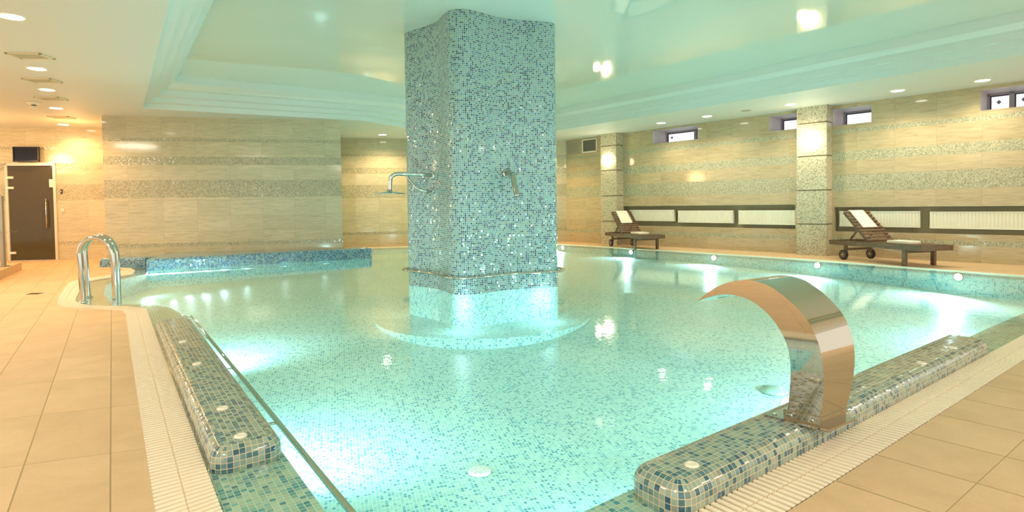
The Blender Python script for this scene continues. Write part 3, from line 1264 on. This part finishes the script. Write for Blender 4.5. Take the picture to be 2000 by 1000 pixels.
for (fa, za), (fb, zb) in zip(prof, prof[1:]):
    A, B = ringat(fa), ringat(fb)
    for i in range(len(A)):
        j = (i + 1) % len(A)
        stp.face([(A[i].x, A[i].y, za), (A[j].x, A[j].y, za), (B[j].x, B[j].y, zb), (B[i].x, B[i].y, zb)])
struct(stp.build('trim_2'))
sc_ = MB().mat(FILM)
sc_.poly(INNR, z=HT, flip=True)
struct(sc_.build('ceiling_stretch_film'))

# ceiling lights
wheres = {'L': ['nearest ceiling downlight, cut by the left picture edge', 'second ceiling downlight on the left, between two vents',
                'third ceiling downlight in the left row', 'fourth ceiling downlight in the left row, beyond the smoke detector',
                'farthest ceiling downlight in the left row, near the television'],
          'R': ['farthest ceiling downlight on the right, above the far window', 'second farthest ceiling downlight on the right',
                'ceiling downlight just in front of the wide pilaster', 'ceiling downlight between the wide pilaster and the right window',
                'ceiling downlight above the window at the right picture edge'],
          'B': ['ceiling downlight on the back soffit left of the column']}


def downlight(px, py, label, r=.11):
    q = U(px, py, H)
    t = thing('ceiling_downlight', 'round glowing ' + label, 'ceiling light', q, 0, 'round recessed ceiling downlights')
    mb = MB().mat(WHITEP)
    n = 28
    for i in range(n):
        a, b = 2 * pi * i / n, 2 * pi * (i + 1) / n
        for r0, z0, r1, z1 in ((r * .86, -.004, r, -.009), (r, -.009, r * 1.12, 0)):
            mb.face([(r0 * cos(a), r0 * sin(a), z0), (r0 * cos(b), r0 * sin(b), z0), (r1 * cos(b), r1 * sin(b), z1), (r1 * cos(a), r1 * sin(a), z1)])
    mb.build('trim_ring', t)
    mb = MB().mat(LAMPM)
    mb.lathe([(r * .88, -.001), (r * .86, -.006), (r * .5, -.009)], (0, 0, 0), 28)
    mb.build('diffuser', t)


for k, l in (('L', LEFT_LIGHTS), ('R', RIGHT_LIGHTS), ('B', BACK_LIGHTS)):
    for p, lab in zip(l, wheres[k]):
        downlight(*p, lab)


# ceiling vents
def cvent(c4, label):
    P = [U(x, y, H) for x, y in c4]     # near-left, near-right, far-right, far-left
    c = sum(P, Vector()) / 4
    t = thing('ceiling_vent', label, 'ceiling vent', c, 0, 'rectangular ceiling vents in the left row')
    ex = ((P[1] + P[2]) / 2 - (P[0] + P[3]) / 2)
    L = ex.length
    ex.normalize()
    ey = Vector((-ex.y, ex.x, 0))
    Wd = .27
    M = Matrix((ex, ey, Vector((0, 0, 1)))).transposed().to_4x4()
    mb = MB().mat(plain('vent_frame_beige', (.74, .66, .46), .5))
    w = .028
    for x, y, a, b in ((0, Wd / 2 - w / 2, L, w), (0, -Wd / 2 + w / 2, L, w), (L / 2 - w / 2, 0, w, Wd), (-L / 2 + w / 2, 0, w, Wd)):
        mb.box((x, y, -.008), (a, b, .016), M)
    mb.build('vent_frame', t)
    mb = MB().mat(GRILLED)
    mb.box((0, 0, -.006), (L - 2 * w, Wd - 2 * w, .003), M)
    mb.build('backing', t)
    mb = MB().mat(plain('vent_blade_beige', (.82, .74, .54), .5))
    k = 9
    for i in range(k):
        x = -L / 2 + w + (L - 2 * w) * (i + .5) / k
        mb.box((x, 0, -.010), ((L - 2 * w) / k * .50, Wd - 2 * w, .003), M)
    mb.build('blades', t)


cvent([(29, 116), (97, 117), (91, 100), (20, 98.5)], 'nearest ceiling vent, right above the second downlight on the left')
cvent([(58, 162), (114, 162), (108, 151), (50, 149.5)], 'ceiling vent between the second and third left downlights')
cvent([(79, 196), (128, 196), (120, 188), (73, 187)], 'ceiling vent between the third and fourth left downlights, beside the smoke detector')
cvent([(102, 231), (144, 231), (138, 227), (97, 226)], 'farthest ceiling vent, just before the last left downlight')

# smoke detector, ceiling speaker
q = U(66, 200, H)
t = thing('smoke_detector', 'small pale smoke detector hanging from the left ceiling', 'smoke detector', q)
mb = MB().mat(WHITEP)
mb.lathe([(.10, 0), (.10, -.02), (.06, -.035), (.03, -.04), (.03, -.06), (.05, -.065), (.05, -.09), (.01, -.10)][::-1], (0, 0, 0), 20)
mb.build('housing', t)
mb = MB().mat(DARKCH)
mb.lathe([(.035, -.06), (.035, -.045)], (0, 0, 0), 16)
mb.build('sensor_gap', t)
q = U(1457, 216, H)
t = thing('ceiling_speaker', 'flat grey round ceiling disc on the right soffit before the wide pilaster', 'ceiling speaker', q)
mb = MB().mat(plain('speaker_grey', (.42, .40, .30), .6))
mb.lathe([(.07, -.012), (.095, -.008), (.10, 0)], (0, 0, 0), 24)
mb.build('cover', t)

# ------------------------------------------------------------------ the mosaic column
ctrl = [(-1.47, 7.96), (-1.31, 7.79), (-1.13, 7.65), (-.95, 7.44), (-.83, 7.19), (-.745, 7.05), (-.63, 7.0), (-.50, 7.02), (-.345, 7.14), (-.15, 7.31),
        (.09, 7.42), (.39, 7.50), (.54, 7.55), (.61, 7.64), (.60, 7.80), (.50, 8.0), (.35, 8.3), (.22, 8.6), (0.0, 8.85), (-.25, 8.93), (-.45, 8.78), (-.7, 8.55),
        (-1.0, 8.45), (-1.3, 8.36), (-1.46, 8.18)]
prof2 = catmull([(x, y, 0) for x, y in ctrl], 5, True)
CB = Vector((-.45, 7.95, 0))
t = thing('mosaic_column', 'tall wavy-sided column covered in blue and green mosaic standing in the pool', 'column', (CB.x, CB.y, 0))
mb = MB().mat(COLM)
mb.smooth = True
per = [0]
for i in range(len(prof2)):
    per.append(per[-1] + (prof2[(i + 1) % len(prof2)] - prof2[i]).length)
for i in range(len(prof2)):
    a, b = prof2[i] - CB, prof2[(i + 1) % len(prof2)] - CB
    mb.face([(a.x, a.y, WZ), (b.x, b.y, WZ), (b.x, b.y, HT), (a.x, a.y, HT)], [(per[i], 0), (per[i + 1], 0), (per[i + 1], HT), (per[i], HT)])
mb.build('column_shaft', t)
mb = MB().mat(POOLM)
mb.smooth = True
for i in range(len(prof2)):
    a, b = prof2[i] - CB, prof2[(i + 1) % len(prof2)] - CB
    mb.face([(a.x, a.y, PF), (b.x, b.y, PF), (b.x, b.y, WZ), (a.x, a.y, WZ)], [(per[i], PF), (per[i + 1], PF), (per[i + 1], 0), (per[i], 0)])
o = mb.build('underwater_foot', t)
o['label'] = 'pale mosaic foot of the column below the waterline'


def colhit(px, py, z=None):
    "first point of the column surface seen at a pixel"
    v = RT * ((px - 1000) / F) - UP * ((py - CY) / F) + fwd
    best = None
    d2 = Vector((v.x, v.y))
    for i in range(len(prof2)):
        a, b = prof2[i], prof2[(i + 1) % len(prof2)]
        e = Vector((b.x - a.x, b.y - a.y))
        den = d2.x * (-e.y) + d2.y * e.x
        if abs(den) < 1e-9:
            continue
        tt = (a.x * (-e.y) + a.y * e.x) / den
        if abs(e.x) > abs(e.y):
            k = (d2.x * tt - a.x) / e.x
        else:
            k = (d2.y * tt - a.y) / e.y
        if -.001 <= k <= 1.001 and tt > 0 and (best is None or tt < best[0]):
            nn = Vector((e.y, -e.x, 0)).normalized()
            if nn.dot(v) > 0:
                nn = -nn
            best = (tt, nn)
    p = v * best[0]
    return Vector((p.x, p.y, p.z + HC)), best[1]


# ring rail around the column
off = []
k = len(prof2)
for i in range(k):
    a, b = prof2[i - 1], prof2[(i + 1) % k]
    d = (b - a).normalized()
    nn = Vector((d.y, -d.x, 0))
    if nn.dot(prof2[i] - CB) < 0:
        nn = -nn
    off.append(prof2[i] + nn * .085 + Vector((0, 0, .215)))
t = thing('column_handrail', 'thin steel handrail ring running round the column just above the water', 'handrail', (CB.x, CB.y, 0))
mb = MB().mat(STEEL)
mb.tube([p - CB for p in off], .015, 10, closed=True)
mb.build('rail', t)
for i in range(4, k, 15):
    d = (prof2[i] - off[i] + Vector((0, 0, .215)))
    mb = MB().mat(STEEL)
    mb.tube([off[i] - CB, off[i] - CB + d * 1.05], .010, 8)
    mb.build('bracket', t)

# white sensors on the column
for px, py, lab in ((848, 467, 'small white round sensor on the left face of the column'), (993, 466, 'small white round sensor on the right face of the column')):
    p, nn = colhit(px, py)
    mb = MB().mat(WHITEP)
    mb.lathe([(.022, -.01), (.022, .012), (.012, .018)], p, 16, nn)
    tag(mb.build('round_sensor'), lab, 'sensor')

# overhead shower arm on the left face
p, nn = colhit(845, 343)
p2_, n2_ = colhit(845, 373)
dist = p.y


def atdist(px, py, y):
    v = RT * ((px - 1000) / F) - UP * ((py - CY) / F) + fwd
    w = v * (y / v.y)
    return Vector((w.x, w.y, w.z + HC))


t = thing('overhead_shower', 'chrome overhead shower with a flat round head reaching left out of the column', 'shower', p)
yy = p.y - .12
path = [p, atdist(830, 341, yy), atdist(800, 340, yy - .05), atdist(780, 339.5, yy - .06), atdist(770, 341, yy - .06), atdist(764, 346, yy - .06),
        atdist(762, 354, yy - .06), atdist(762, 372, yy - .06)]
mb = MB().mat(CHROME)
mb.tube([q - p for q in catmull(path, 5)], .027, 14)
mb.build('shower_arm', t)
mb = MB().mat(CHROME)
mb.lathe([(.055, -.02), (.055, .02), (.03, .03)], (0, 0, 0), 20, nn)
mb.build('wall_flange', t)
h = atdist(761, 378, yy - .06)
mb = MB().mat(CHROME)
mb.lathe([(.195, -.012), (.20, -.004), (.18, .006), (.05, .022), (.028, .05)], h - p, 36)
mb.build('shower_head', t)
path = [p2_, atdist(835, 374, yy), atdist(817, 369, yy - .02), atdist(802, 355, yy - .03), atdist(793, 342, yy - .05)]
mb = MB().mat(CHROME)
mb.tube([q - p for q in catmull(path, 5)], .018, 10)
mb.build('support_brace', t)
mb = MB().mat(CHROME)
mb.lathe([(.038, -.02), (.038, .018), (.02, .025)], p2_ - p, 18, n2_)
mb.build('brace_flange', t)

# spout on the right face
p, nn = colhit(988, 339)
t = thing('wall_spout', 'steel pipe spout bending down from the right face of the column', 'spout', p)
q1 = p + nn * .13
e = atdist(1010, 384, q1.y - .12)
mid = atdist(1001, 342, q1.y - .02)
mb = MB().mat(STEEL)
mb.tube([q - p for q in catmull([p, p + nn * .07, mid, mid.lerp(e, .25), e], 6)], .033, 14)
mb.build('spout_pipe', t)
mb = MB().mat(STEEL)
mb.lathe([(.055, -.015), (.055, .015), (.035, .025)], (0, 0, 0), 20, nn)
mb.build('wall_flange', t)

# ------------------------------------------------------------------ handrails of the pool ladder
b1, b2 = U(163, 592, -.02), U(226, 592, -.02)


def hoop(shift, scale, label):
    base1, base2 = b1 + shift, b2 + shift
    ex = (base2 - base1)
    w = ex.length
    ex.normalize()
    t = thing('pool_handrail', label, 'handrail', base1, 0)
    r = .031
    hh = .80
    pts = [Vector((0, 0, -.0)), Vector((-.01 * 1, 0, .25)), Vector((-.03, 0, hh - w / 2 - .03))]
    path = [ex * 0 + Vector((0, 0, -.02)), ex * -.012 + Vector((0, 0, .22)), ex * -.025 + Vector((0, 0, hh - w * .55))]
    cx = (w - .03) / 2 - .01
    R_ = w / 2 + .005
    for a in range(170, 9, -20):
        path.append(ex * (cx + R_ * cos(radians(a))) + Vector((0, 0, hh - R_ + R_ * sin(radians(a)) * 1.0)))
    path += [ex * (w - .012) + Vector((0, 0, hh - w * .55)), ex * (w - .004) + Vector((0, 0, .2)), ex * w + Vector((0, 0, -.35))]
    mb = MB().mat(CHROME)
    mb.tube(catmull(path, 5), r, 16)
    mb.build('tube', t)
    mb = MB().mat(CHROME)
    mb.lathe([(.055, 0), (.055, .012), (.034, .03)], (0, 0, -.0), 20)
    mb.build('floor_flange', t)
    return t


hoop(Vector((0, 0, 0)), 1, 'near chrome handrail hoop of the pool ladder on the left edge')
sh = Vector((b1.x, b1.y, 0)).normalized() * .46 + Vector((.05, .02, 0))
hoop(sh, 1, 'far chrome handrail hoop of the pool ladder, seen just behind the near one')

# submerged grab rail along the left pool wall
A = Lp(4.0, .42)
B = Lp(-1.15, .40)
t = thing('underwater_rail', 'long thin steel rail just under the water along the left pool wall', 'handrail', (B[0], B[1], -.09))
mb = MB().mat(STEEL)
B0 = Vector((B[0], B[1], -.09))
A0 = Vector((A[0], A[1], -.09))
e0 = Vector(Lp(-1.25, .30) + (-.09,))
mb.tube([e0 - B0, Vector((0, 0, 0)), A0 - B0], .014, 10)
mb.build('rail', t)
for x in (.15, 1.42, 2.75):
    a = Vector(Lp(x, .30) + (-.09,))
    b = Vector(Lp(x, .41) + (-.09,))
    mb = MB().mat(STEEL)
    mb.tube([a - B0, b - B0], .010, 8)
    mb.build('bracket', t)

# pool floor fittings
q = U(937, 922, -.80)
mb = MB().mat(plain('pool_fitting_white', (.9, .95, .88), .4))
mb.lathe([(.082, 0), (.08, .012), (.06, .018), (.03, .02)], (q.x, q.y, q.z), 32)
mb.mat(plain('fitting_hole', (.35, .55, .5), .6))
for i in range(9):
    a = 2 * pi * i / 9
    for rr in (.035, .06):
        mb.box((q.x + rr * cos(a), q.y + rr * sin(a), q.z + .019), (.010, .006, .003))
tag(mb.build('pool_floor_inlet'), 'round white inlet cover with small holes on the pool floor in the foreground', 'pool fitting')
q = U(1512, 765, -.69)
mb = MB().mat(plain('pool_fitting_green', (.38, .62, .54), .4))
mb.lathe([(.12, 0), (.12, .01), (.10, .03), (.03, .035)], (q.x, q.y, q.z), 28)
tag(mb.build('pool_floor_suction'), 'pale green round suction cover on the pool floor left of the steel fountain', 'pool fitting')
q = U(1535, 791, -.25)
mb = MB().mat(UNDERM)
mb.lathe([(.045, 0), (.04, .012)], q, 20, (-RY.x * -1, RY.y, 0))
tag(mb.build('underwater_light'), 'glowing underwater light on the near pool wall by the fountain base', 'underwater light', 'underwater pool lights')

# underwater lights in the far wall
far_l = [(1100, 484.5), (1233, 495), (1395, 507.5), (1597, 524), (1872, 549)]
names = ['farthest glowing underwater light, next to the column', 'glowing underwater light in front of the far lounger',
         'glowing underwater light between the far lounger and the wide pilaster', 'glowing underwater light in front of the wide pilaster',
         'glowing underwater light right of the near lounger']
wn_in = -Vector((.7695, .6386, 0))
segs = list(zip(tr_line, tr_line[1:]))
for (px, py), lab in zip(far_l, names):
    # where the pool wall stands behind that pixel
    v = RT * ((px - 1000) / F) - UP * ((py - CY) / F) + fwd
    best = None
    for a, b in segs[1:]:
        a, b = Vector(a), Vector(b)
        e = b - a
        den = v.x * (-e.y) + v.y * e.x
        tt = (a.x * (-e.y) + a.y * e.x) / den
        kk = (Vector((v.x, v.y)) * tt - a).dot(e) / e.dot(e)
        if 0 <= kk <= 1 and tt > 0:
            best = (tt, e.normalized())
    tt, e = best
    pos = v * tt
    nn = Vector((-e.y, e.x, 0))
    if nn.dot(Vector((pos.x, pos.y, 0))) > 0:
        nn = -nn
    c = Vector((pos.x, pos.y, -.085)) + nn * .0
    t = thing('underwater_light', lab, 'underwater light', c, 0, 'underwater pool lights')
    mb = MB().mat(STEEL)
    mb.lathe([(.07, 0), (.07, .012), (.055, .02)], (0, 0, 0), 24, nn)
    mb.build('rim', t)
    mb = MB().mat(UNDERM)
    mb.lathe([(.053, .02), (.04, .026), (.02, .027)], (0, 0, 0), 24, nn)
    mb.build('lens', t)
    q = c + nn * .16
    lamp('underwater_lamp', 'SPOT', q, 62, CYAN, .05, q + nn * 1.0 + Vector((0, 0, -.35)), radians(165), .8)
# lamps lighting the foot of the column and the added shelf by the ledge
for px, py in ((905, 590), (1060, 575)):
    q, nn = colhit(px, py - 20)
    q = q + nn * .22
    lamp('underwater_lamp', 'POINT', (q.x, q.y, -.15), 2.2, CYAN, .06)
LA, LB = Vector((-6.76, 10.37)), Vector((-3.30, 12.30))
ld = (LB - LA).normalized()
lo_ = Vector((ld.y, -ld.x))
mb = MB().mat(POOLM)  # added shelf that catches the spots, stands in for a bright streak on the water
q = [LA, LA.lerp(LB, .92), LA.lerp(LB, .92) + lo_ * .10, LA + lo_ * .34]
mb.face([(p.x, p.y, -.07) for p in q][::-1], [(p.x, p.y) for p in q][::-1])
for a, b in ((q[1], q[2]), (q[2], q[3]), (q[3], q[0])):
    mb.face([(a.x, a.y, -.07), (b.x, b.y, -.07), (b.x, b.y, PF), (a.x, a.y, PF)], [(0, 0), ((b - a).length, 0), ((b - a).length, .8), (0, .8)])
struct(mb.build('floor_streak_shelf'))
for f, e in ((.03, 9), (.10, 9), (.17, 9), (.24, 7), (.32, 4.5), (.42, 2.2), (.6, .9), (.8, .6)):  # spots raking the added shelf to make the streak
    a = LA.lerp(LB, f) + lo_ * .03
    lamp('underwater_lamp', 'SPOT', (a.x, a.y, -.022), e, CYAN, .006, (a.x + lo_.x * .3, a.y + lo_.y * .3, -.07), radians(150), .6)

# ------------------------------------------------------------------ steel cobra fountain
Nn = U(1603.5, 836, .10)
Ln = U(1534.5, 819, .10)
Rn = U(1648, 818, .10)
cdir = (Ln - Nn)
cdir.z = 0
cdir.normalize()
wdir = (Rn - Nn)
wdir.z = 0
W0 = wdir.length
wdir.normalize()


def prof_pt(px, py):
    s, z = wallhit(px, py, (Nn.x, Nn.y), (Nn.x + cdir.x, Nn.y + cdir.y))
    return s, z


E1 = [(1603.5, 836), (1606, 800), (1608.5, 760), (1608, 724), (1603.5, 690), (1595.6, 662.8), (1581, 632), (1562.7, 608.4), (1544, 589.7), (1523.6, 572.7),
      (1506.6, 560.8), (1486, 552.3), (1469, 548), (1448.8, 547), (1425, 551), (1401, 560), (1380.8, 572.7), (1362, 588)]
E2 = [(1534.5, 819), (1540, 785), (1544, 741), (1543, 703.6), (1535.5, 669.6), (1520, 639), (1499.8, 613.5), (1476, 593), (1452, 581), (1428, 575.5), (1408, 575),
      (1391, 578.5), (1376, 583), (1363, 589)]


def resample(pts, n):
    pts = [Vector(p) for p in pts]
    d = [0]
    for a, b in zip(pts, pts[1:]):
        d.append(d[-1] + (b - a).length)
    out = []
    for i in range(n):
        t_ = d[-1] * i / (n - 1)
        j = 0
        while j < len(d) - 2 and d[j + 1] < t_:
            j += 1
        out.append(pts[j].lerp(pts[j + 1], (t_ - d[j]) / (d[j + 1] - d[j])))
    return out


o1 = resample([p.xy for p in catmull([Vector(prof_pt(*p) + (0,)) for p in E1], 4)], 48)
o2 = resample([p.xy for p in catmull([Vector(prof_pt(*p) + (0,)) for p in E2], 4)], 48)
t = thing('waterfall_fountain', 'curved mirror-polished steel waterfall spout on the right mosaic bench', 'pool fountain', Nn)
BW = WIDTHS = [W0, .24, .27, .285, .295, .30, .30, .295, .29]


def bwidth(f):
    x = f * (len(BW) - 1)
    i = min(int(x), len(BW) - 2)
    return BW[i] + (BW[i + 1] - BW[i]) * (x - i)


mb = MB().mat(STEEL)
k = len(o1)


def P3(q, off_):
    return cdir * q.x + Vector((0, 0, q.y - Nn.z)) + wdir * off_


near1 = [P3(q, 0) for q in o1]
near2 = [P3(q, .0) for q in o2]
far1 = [P3(q, bwidth(i / (k - 1))) for i, q in enumerate(o1)]
far2 = [P3(q, bwidth(i / (k - 1)) * .98) for i, q in enumerate(o2)]
mb.smooth = True
for A, B in ((near1, far1), (far1, far2), (far2, near2), (near2, near1)):
    base_ = len(mb.v)
    for i in range(k - 1):
        mb.face([A[i], B[i], B[i + 1], A[i + 1]])
ob = mb.build('spout_blade', t)
md = ob.modifiers.new('edges', 'EDGE_SPLIT')
md.split_angle = radians(40)
mb = MB().mat(STEEL)
M = Matrix((wdir, cdir, Vector((0, 0, 1)))).transposed().to_4x4()
cl = (Ln - Nn).length
mb.box((W0 / 2, cl / 2 + .02, .003), (W0 + .05, cl + .12, .010), M)
mb.build('base_plate', t)
mb = MB().mat(STEEL)
mb.box((W0 / 2, cl / 2, .028), (W0 + .012, cl + .012, .04), M)
mb.build('collar', t)
for x, y in ((-.012, .03), (-.012, .12)):
    mb = MB().mat(CHROME)
    mb.lathe([(.008, 0), (.008, .006), (.004, .008)], M @ Vector((x + .004, y, .028)), 10, -wdir)
    mb.build('bolt', t)
for x, y in ((.01, cl + .055), (W0 - .01, cl + .055)):
    mb = MB().mat(CHROME)
    mb.lathe([(.009, 0), (.009, .006), (.005, .009)], M @ Vector((x, y, .008)), 10)
    mb.build('bolt', t)


# ------------------------------------------------------------------ loungers
def lounger(label):
    t = thing('sun_lounger', label, 'sun lounger', (0, 0, 0), 0, 'dark wooden sun loungers by the right wall')
    hw = .31
    ft = .36
    for sy in (-1, 1):
        mb = MB().mat(WOOD)
        mb.box((.62, sy * hw, ft - .045), (1.90, .032, .085))
        mb.build('side_rail', t)
    for x in (-.31, 1.55):
        mb = MB().mat(WOOD)
        mb.box((x, 0, ft - .045), (.032, 2 * hw + .03, .085))
        mb.build('end_rail', t)
    mb = MB().mat(WOOD)
    x = .56
    while x < 1.52:
        mb.box((x, 0, ft - .004), (.062, 2 * hw - .03, .018))
        x += .078
    mb.build('seat_slats', t)
    # backrest
    ang = radians(44)
    hx = .50
    M = Matrix.Translation((hx, 0, ft)) @ Matrix.Rotation(ang, 4, 'Y')   # local -x runs up the back
    for sy in (-1, 1):
        mb = MB().mat(WOOD)
        mb.box((-.37, sy * (hw - .05), 0), (.76, .03, .04), M)
        mb.build('back_rail', t)
    mb = MB().mat(WOOD)
    for i in range(10):
        mb.box((-.03 - i * .078, 0, .026), (.046, 2 * hw - .05, .016), M)
    mb.build('back_slats', t)
    top = M @ Vector((-.36, 0, -.02))
    for sy in (-1, 1):
        mb = MB().mat(WOOD)
        mb.bar((top.x, sy * .2, top.z), (top.x - .24, sy * .2, ft - .05), .03, .025, up=(0, 1, 0))
        mb.build('prop_strut', t)
    for sy in (-1, 1):
        mb = MB().mat(WOOD)
        mb.box((1.25, sy * (hw - .01), (ft - .01) / 2), (.065, .05, ft - .01))
        mb.build('leg', t)
        mb = MB().mat(WOOD)
        mb.box((.02, sy * (hw - .03), .23), (.055, .04, .20))
        mb.build('leg', t)
        mb = MB().mat(RUBBER)
        mb.lathe([(.085, -.022), (.095, -.015), (.095, .015), (.085, .022), (.06, .018)], (0, sy * (hw + .0), .095), 24, (0, 1, 0))
        w = mb.build('wheel', t)
        mb = MB().mat(plain('wheel_hub_brown', (.16, .11, .07), .5))
        mb.lathe([(.06, -.024), (.06, .024)], (0, sy * (hw + .0), .095), 20, (0, 1, 0))
        mb.mat(BRASS)
        mb.lathe([(.014, -.03), (.014, .03)], (0, sy * (hw + .0), .095), 12, (0, 1, 0))
        mb.build('hub', w)
    for x, z, h_ in ((1.25, ft - .11, .06), (.02, .2, .04)):
        mb = MB().mat(WOOD)
        mb.box((x, 0, z), (.03, 2 * hw - .05, h_))
        mb.build('cross_bar', t)
    return t, M, ft


def towels(root, M, ft, w1, w2):
    mw = root.matrix_basis
    # draped over the back: down the front and a short flap behind
    mb = MB().mat(TOWELM)
    mb.smooth = True
    y0, y1 = -.155, .165
    line = [(-.33, .040), (-.45, .040), (-.60, .040), (-.735, .041), (-.775, .036), (-.79, .012), (-.775, -.03), (-.70, -.038), (-.55, -.06), (-.48, -.09)]
    pts = catmull([(x, 0, z) for x, z in line], 4)
    th_ = .010
    for a, b in zip(pts, pts[1:]):
        for k in range(6):
            ya, yb = y0 + (y1 - y0) * k / 6, y0 + (y1 - y0) * (k + 1) / 6
            w = lambda p, y: mw @ (M @ (Vector((p.x, y, p.z + .0025 * sin(y * 30 + p.x * 9)))))
            mb.face([w(a, ya), w(b, ya), w(b, yb), w(a, yb)])
    o = mb.build('white_towel')
    s = o.modifiers.new('thickness', 'SOLIDIFY')
    s.thickness = th_
    s.offset = 1
    tag(o, w1, 'towel', 'white towels on the loungers')
    mb = MB().mat(TOWELM)
    for i, (l, wd_) in enumerate(((.42, .30), (.415, .295), (.41, .29))):
        z = ft + .006 + .008 + i * .0125
        rr = rounded_rect(.98 - l / 2, -.02 - wd_ / 2, .98 + l / 2, -.02 + wd_ / 2, .03, 3)
        top = [mw @ Vector((p[0], p[1], z + .006)) for p in rr]
        bot = [mw @ Vector((p[0], p[1], z - .006)) for p in rr]
        mb.face(top)
        mb.face(bot[::-1])
        for a in range(len(rr)):
            b = (a + 1) % len(rr)
            mb.face([bot[a], bot[b], top[b], top[a]])
    tag(mb.build('folded_towel'), w2, 'towel', 'white towels on the loungers')


def place(root, A, B, C, D):
    "wheels A (near), B (far), foot legs C (near), D (far)"
    head = (A + B) / 2
    foot = (C + D) / 2
    d = (foot - head)
    root.location = (head.x, head.y, 0)
    root.rotation_euler = (0, 0, atan2(d.y, d.x))
    # keep clear of the wall behind
    bpy.context.view_layer.update()
    far = max((root.matrix_basis @ Vector((x, y, 0))).dot(NW) for x in (-.33, 1.57) for y in (-.36, .36))
    if far > DW - .06:
        root.location = root.location - NW * (far - DW + .06)
    bpy.context.view_layer.update()


l1, M1, ft = lounger('near dark wooden sun lounger with wheels, right of the wide pilaster')
place(l1, U(1647, 507), U(1706, 504), U(1770, 519), U(1823, 517.5))
l2 = dup(l1)
l2['label'] = 'far dark wooden sun lounger with wheels, beside the narrow pilaster'
place(l2, U(1207.6, 479.5), U(1259.8, 478), U(1253.8, 484.6), U(1303.8, 484.6))
towels(l1, M1, ft, 'white towel draped over the backrest of the near lounger', 'folded white towel on the foot end of the near lounger')
towels(l2, M1, ft, 'white towel draped over the backrest of the far lounger', 'folded white towel on the foot end of the far lounger')
